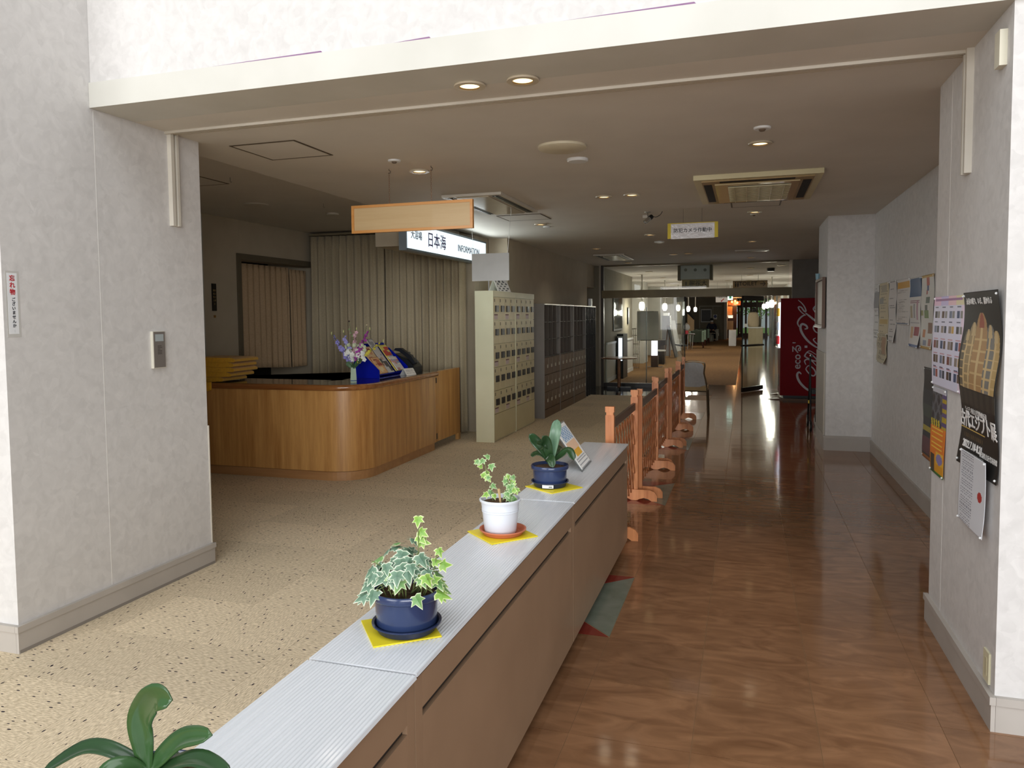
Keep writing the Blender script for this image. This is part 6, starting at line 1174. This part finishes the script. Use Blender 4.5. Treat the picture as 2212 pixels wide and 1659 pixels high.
# invented black box; its glowing face imitates a lit sign reflected in a doorway
t = thing('doorway_stand_in', 'slim black stand-in box with a glowing imitation of a reflected sign', 'stand-in box', (-3.0, 19.4, 0)); B(-3.095, -2.93, 19.0, 19.7, 0.0, 1.12).build('body', BLACK, t); B(-3.05, -2.955, 18.992, 18.9995, 0.45, 1.02).build('reflected_sign', emis('reflected_sign_glow', '#eef2ff', 1.6), t); B(-3.08, -2.935, 18.99, 18.9995, 1.03, 1.06).build('trim', WHITE, t)
t = thing('wall_mirror', 'tall dark mirror framed on the taupe wall above the black stand-in box', 'mirror', (-3.13, 19.4, 1.2)); B(-3.138, -3.12, 18.7, 20.1, 1.2, 2.1).build('frame', BLACK, t); B(-3.1195, -3.115, 18.76, 20.04, 1.25, 2.05).build('mirror_glass', mat('dark_mirror', '#8a8f8c', 0.05, 1.0), t)
o = B(-3.138, -3.10, 21.0, 21.2, 1.35, 1.8).build('fire_alarm', BLACK); tag(o, 'narrow black box on the taupe wall past the mirror', 'box')
# round wooden table before the glass, chart stand
tc_ = onz(1342, 838); tcx, tcy = tc_.x, 16.25; tz_ = ony(1342, 772, 16.25).z
t = thing('round_table', 'round wooden pedestal table in front of the glass partition', 'table', (tcx, tcy, 0)); MB().lathe([(0, -0.012), (0.36, -0.012), (0.385, 0.0), (0.385, 0.014), (0, 0.016)], (tcx, tcy, tz_ - 0.016), 36).build('top', TABLE_WOOD, t, True); MB().lathe([(0.035, 0.0), (0.035, tz_ - 0.03)], (tcx, tcy, 0.0), 14).build('pedestal', TABLE_WOOD, t, True); B(tcx - 0.26, tcx + 0.26, tcy - 0.03, tcy + 0.03, 0, 0.05).build('foot', BLACK, t); B(tcx - 0.03, tcx + 0.03, tcy - 0.26, tcy - 0.031, 0, 0.05).build('foot', BLACK, t)
YS = 17.35; pp = ony(1396, 832, YS); t = thing('chart_stand', 'chrome pole stand holding two blank cream panels behind the glass', 'display stand', (pp.x, YS, 0)); CRP = mat('cream_panel', '#e6dac8', 0.6)
for a_, b_ in ((1376, 1395.5), (1397.5, 1422)): pxbox(a_, b_, 672, 736, YS, 0.01).build('panel', CRP, t)
MB().tube([(pp.x, YS + 0.02, 0.01), (pp.x, YS + 0.02, ony(1396, 664, YS).z)], 0.012, 8).build('pole', CHROME, t, True); MB().lathe([(0, 0), (0.2, 0), (0.2, 0.012), (0, 0.02)], (pp.x, YS + 0.02, 0), 24).build('base', CHROME, t, True)
for py in (673, 735): a = ony(1384, py, YS - .012); b = ony(1412, py, YS - .012); MB().tube([a, b], 0.006, 6).build('clip_bar', CHROME, t)
# --- hanging signs in the hall
t = thing('ceiling_light_box', 'white ceiling box with three round spots above the glass partition', 'light box', (ony(1501, 603, 17.6).x, 17.7, 2.3)); zz = ony(1501, 603, 17.6).z; a = ony(1470, 603, 17.6).x; b = ony(1533, 603, 17.6).x
B(a, b, 17.6, 17.95, zz, ZC - 0.001).build('box', WHITE, t); B(a - 0.06, a - 0.001, 17.55, 17.95, zz - 0.02, ZC - 0.001).build('side_cheek', HWT, t); B(b + 0.001, b + 0.06, 17.55, 17.95, zz - 0.02, ZC - 0.001).build('side_cheek', HWT, t)
for k in range(3): c_ = ony(1481 + k * 21, 583, 17.595); MB().lathe([(0, 0), (0.035, 0), (0.035, 0.004), (0, 0.004)], (0, 0, 0), 14, Matrix.Translation(c_) @ Matrix.Rotation(PI / 2, 4, 'X')).build('spot', mat('grey_spot', '#8f9088', 0.4), t)
t = thing('hanging_sign', 'amber board with reversed bath lettering under the white ceiling box', 'sign', (ony(1501, 622, 17.75).x, 17.75, 2.1)); z0_ = ony(1501, 621, 17.75).z; B(a + 0.02, b - 0.02, 17.74, 17.76, z0_, zz - 0.001).build('board', mat('amber_acrylic', '#b8964a', 0.35), t)
text('lettering', '\u5927\u6d74\u5834', 0.13, mat('dark_olive_ink', '#4f4020', 0.5), t, ((a + b) / 2 + 0.06, 17.738, (z0_ + zz) / 2), (PI / 2, 0, 0), 0.002, 0.0005, sx=-1.0); B(a + 0.10, a + 0.12, 17.735, 17.739, z0_ + 0.05, zz - 0.05).build('arrow', mat('dark_olive_ink', '#4f4020', 0.5), t)
YT = 22.5; t = thing('hanging_sign', 'brown hanging toilet sign with people symbols and an arrow', 'sign', (ony(1620, 618, YT).x, YT, 2.3)); s0 = ony(1583, 626, YT); s1 = ony(1658, 606, YT); zt_ = ony(1620, 607, YT).z; zb_ = ony(1620, 626, YT).z
B(s0.x, s1.x, YT, YT + 0.03, zb_, zt_).build('board', mat('brown_sign', '#8d7657', 0.5), t); fk = mat('dark_sign_frame', '#4f3a26', 0.5)
for a_, b_, c_, d_ in ((s0.x, s1.x, zt_, zt_ + 0.012), (s0.x, s1.x, zb_ - 0.012, zb_)): B(a_, b_, YT - 0.01, YT + 0.04, c_, d_).build('frame_bar', fk, t)
text('lettering', 'TOILET', 0.15, KINK, t, (ony(1616, 613, YT).x, YT - 0.002, ony(1616, 613, YT).z), (PI / 2, 0, 0), 0.002, 0.0005); text('lettering', '\u2192', 0.2, KINK, t, (ony(1648, 613, YT).x, YT - 0.002, ony(1648, 613, YT).z), (PI / 2, 0, 0), 0.001, 0.0005)
for px in (1589, 1594):
    c_ = ony(px, 614.5, YT - 0.003); MB().sphere(c_ + Vector((0, 0, 0.055)), 0.018, 8, (1, .2, 1)).build('symbol', KINK, t); MB().prism([(c_.x - 0.022, c_.z + 0.03), (c_.x + 0.022, c_.z + 0.03), (c_.x + 0.016, c_.z - 0.07), (c_.x - 0.016, c_.z - 0.07)], 'y', YT - 0.004, YT - 0.001).build('symbol', KINK, t)
for px in (1602, 1638): a = ony(px, 606, YT); MB().tube([(a.x, YT + 0.015, zt_ + 0.012), (a.x, YT + 0.015, ZC)], 0.006, 6).build('hanger_rod', STEEL, t)
YB_ = 27.0; t = thing('hanging_sign', 'white hanging ticket sign with a red arrow', 'sign', (ony(1559, 653, YB_).x, YB_, 2.0)); pxbox(1546, 1572, 636.5, 653, YB_, 0.02).build('board', WHITE, t); c_ = ony(1559, 641, YB_ - 0.003); text('lettering', '\u5165\u6d74\u5238\u58f2\u5834', 0.075, KINK, t, c_, (PI / 2, 0, 0), 0.002, 0.0005)
ar = ony(1561, 648, YB_ - 0.003); s = 0.06; MB().prism([(ar.x + s * x, ar.z + s * z_) for x, z_ in ((-1, -1), (-0.1, -0.85), (-0.3, -0.55), (0.9, 0.55), (0.55, 0.9), (-0.6, -0.28), (-0.88, 0.0))], 'y', YB_ - 0.004, YB_ - 0.001).build('red_arrow', RINK, t)
for px in (1549, 1570): a = ony(px, 636.5, YB_); MB().tube([(a.x, YB_ + 0.01, a.z), (a.x, YB_ + 0.01, ZC)], 0.005, 6).build('hanger_rod', STEEL, t)
YE = 30.0; t = thing('exit_sign', 'lit green and white exit sign hanging in the far hall', 'exit sign', (ony(1577, 648, YE).x, YE, 2.0)); pxbox(1572, 1583, 636, 648, YE, 0.06).build('lit_panel', emis('exit_glow', '#d8fff0', 1.8), t); pxbox(1575, 1580, 640, 645, YE - 0.004, 0.003).build('green_mark', mat('exit_green', '#2f9d78', 0.5), t); a = ony(1577, 636, YE); MB().tube([(a.x, YE + 0.03, a.z), (a.x, YE + 0.03, ZC)], 0.012, 6).build('hanger_rod', WHITE, t)
# --- pendant lamps over the seating, and added stand-ins along the window side
def pendant(px, py, y, label, group):
    c_ = ony(px, py, y); t = thing('pendant_lamp', label, 'pendant lamp', (c_.x, y, c_.z - 0.11), 0, group); r = 0.075
    MB().lathe([(0, -0.115), (0.045, -0.112), (r, -0.05), (r * 1.05, 0.03), (0.055, 0.105), (0, 0.11)], c_, 18).build('glass_shade', COOL_LAMP, t, True); MB().tube([c_ + Vector((0, 0, 0.11)), (c_.x, y, ZC)], 0.02, 8).build('stem', mat('white_stem', '#d9d7cf', 0.4), t)
    l = bpy.data.lights.new('pendant_bulb', 'POINT'); l.energy = 40; l.color = (1, 0.93, 0.82); l.shadow_soft_size = 0.1; lo = bpy.data.objects.new('pendant_bulb', l); COL.objects.link(lo); lo.parent = t; lo.location = (0, 0, -0.06)
for px, py, y in ((1386.5, 661, 20.9), (1436, 663, 24.6), (1465, 665, 28.6), (1487, 667, 33.2), (1502, 668.5, 38.0)): pendant(px, py, y, {20.9: 'first', 24.6: 'second', 28.6: 'third', 33.2: 'fourth', 38.0: 'fifth'}[y] + ' glass pendant lamp from the glass partition along the seating side', 'pendant lamps on the seating side')
for px, py, y in ((1667, 656, 24.0), (1658, 659, 29.0), (1650, 662, 35.0)): pendant(px, py, y, {24.0: 'first', 29.0: 'second', 35.0: 'third'}[y] + ' added pendant from the vending machine standing in for a lamp reflection', 'added pendants standing in for reflections')  # extra lamps put where only reflections of lamps appear
for x, y in ((-2.37, 19.6), (0.08, 19.2), (-1.2, 20.5), (-2.37, 23.0), (0.08, 22.6), (-0.6, 26.0), (0.08, 26.0), (-1.9, 27.0), (0.75, 18.4)):
    d_ = downlight(x, y, 0.075, ZC, emis('white_downlight', '#fff3dc', 5.0)); d_['label'] = 'small round white downlight in the hall ceiling behind the glass'; d_['group'] = 'hall ceiling downlights'
disc('dome_camera', 'dark round dome camera on the hall ceiling behind the glass', 'camera', 0.55, 19.5, 0.09, 0.08, BLACK)
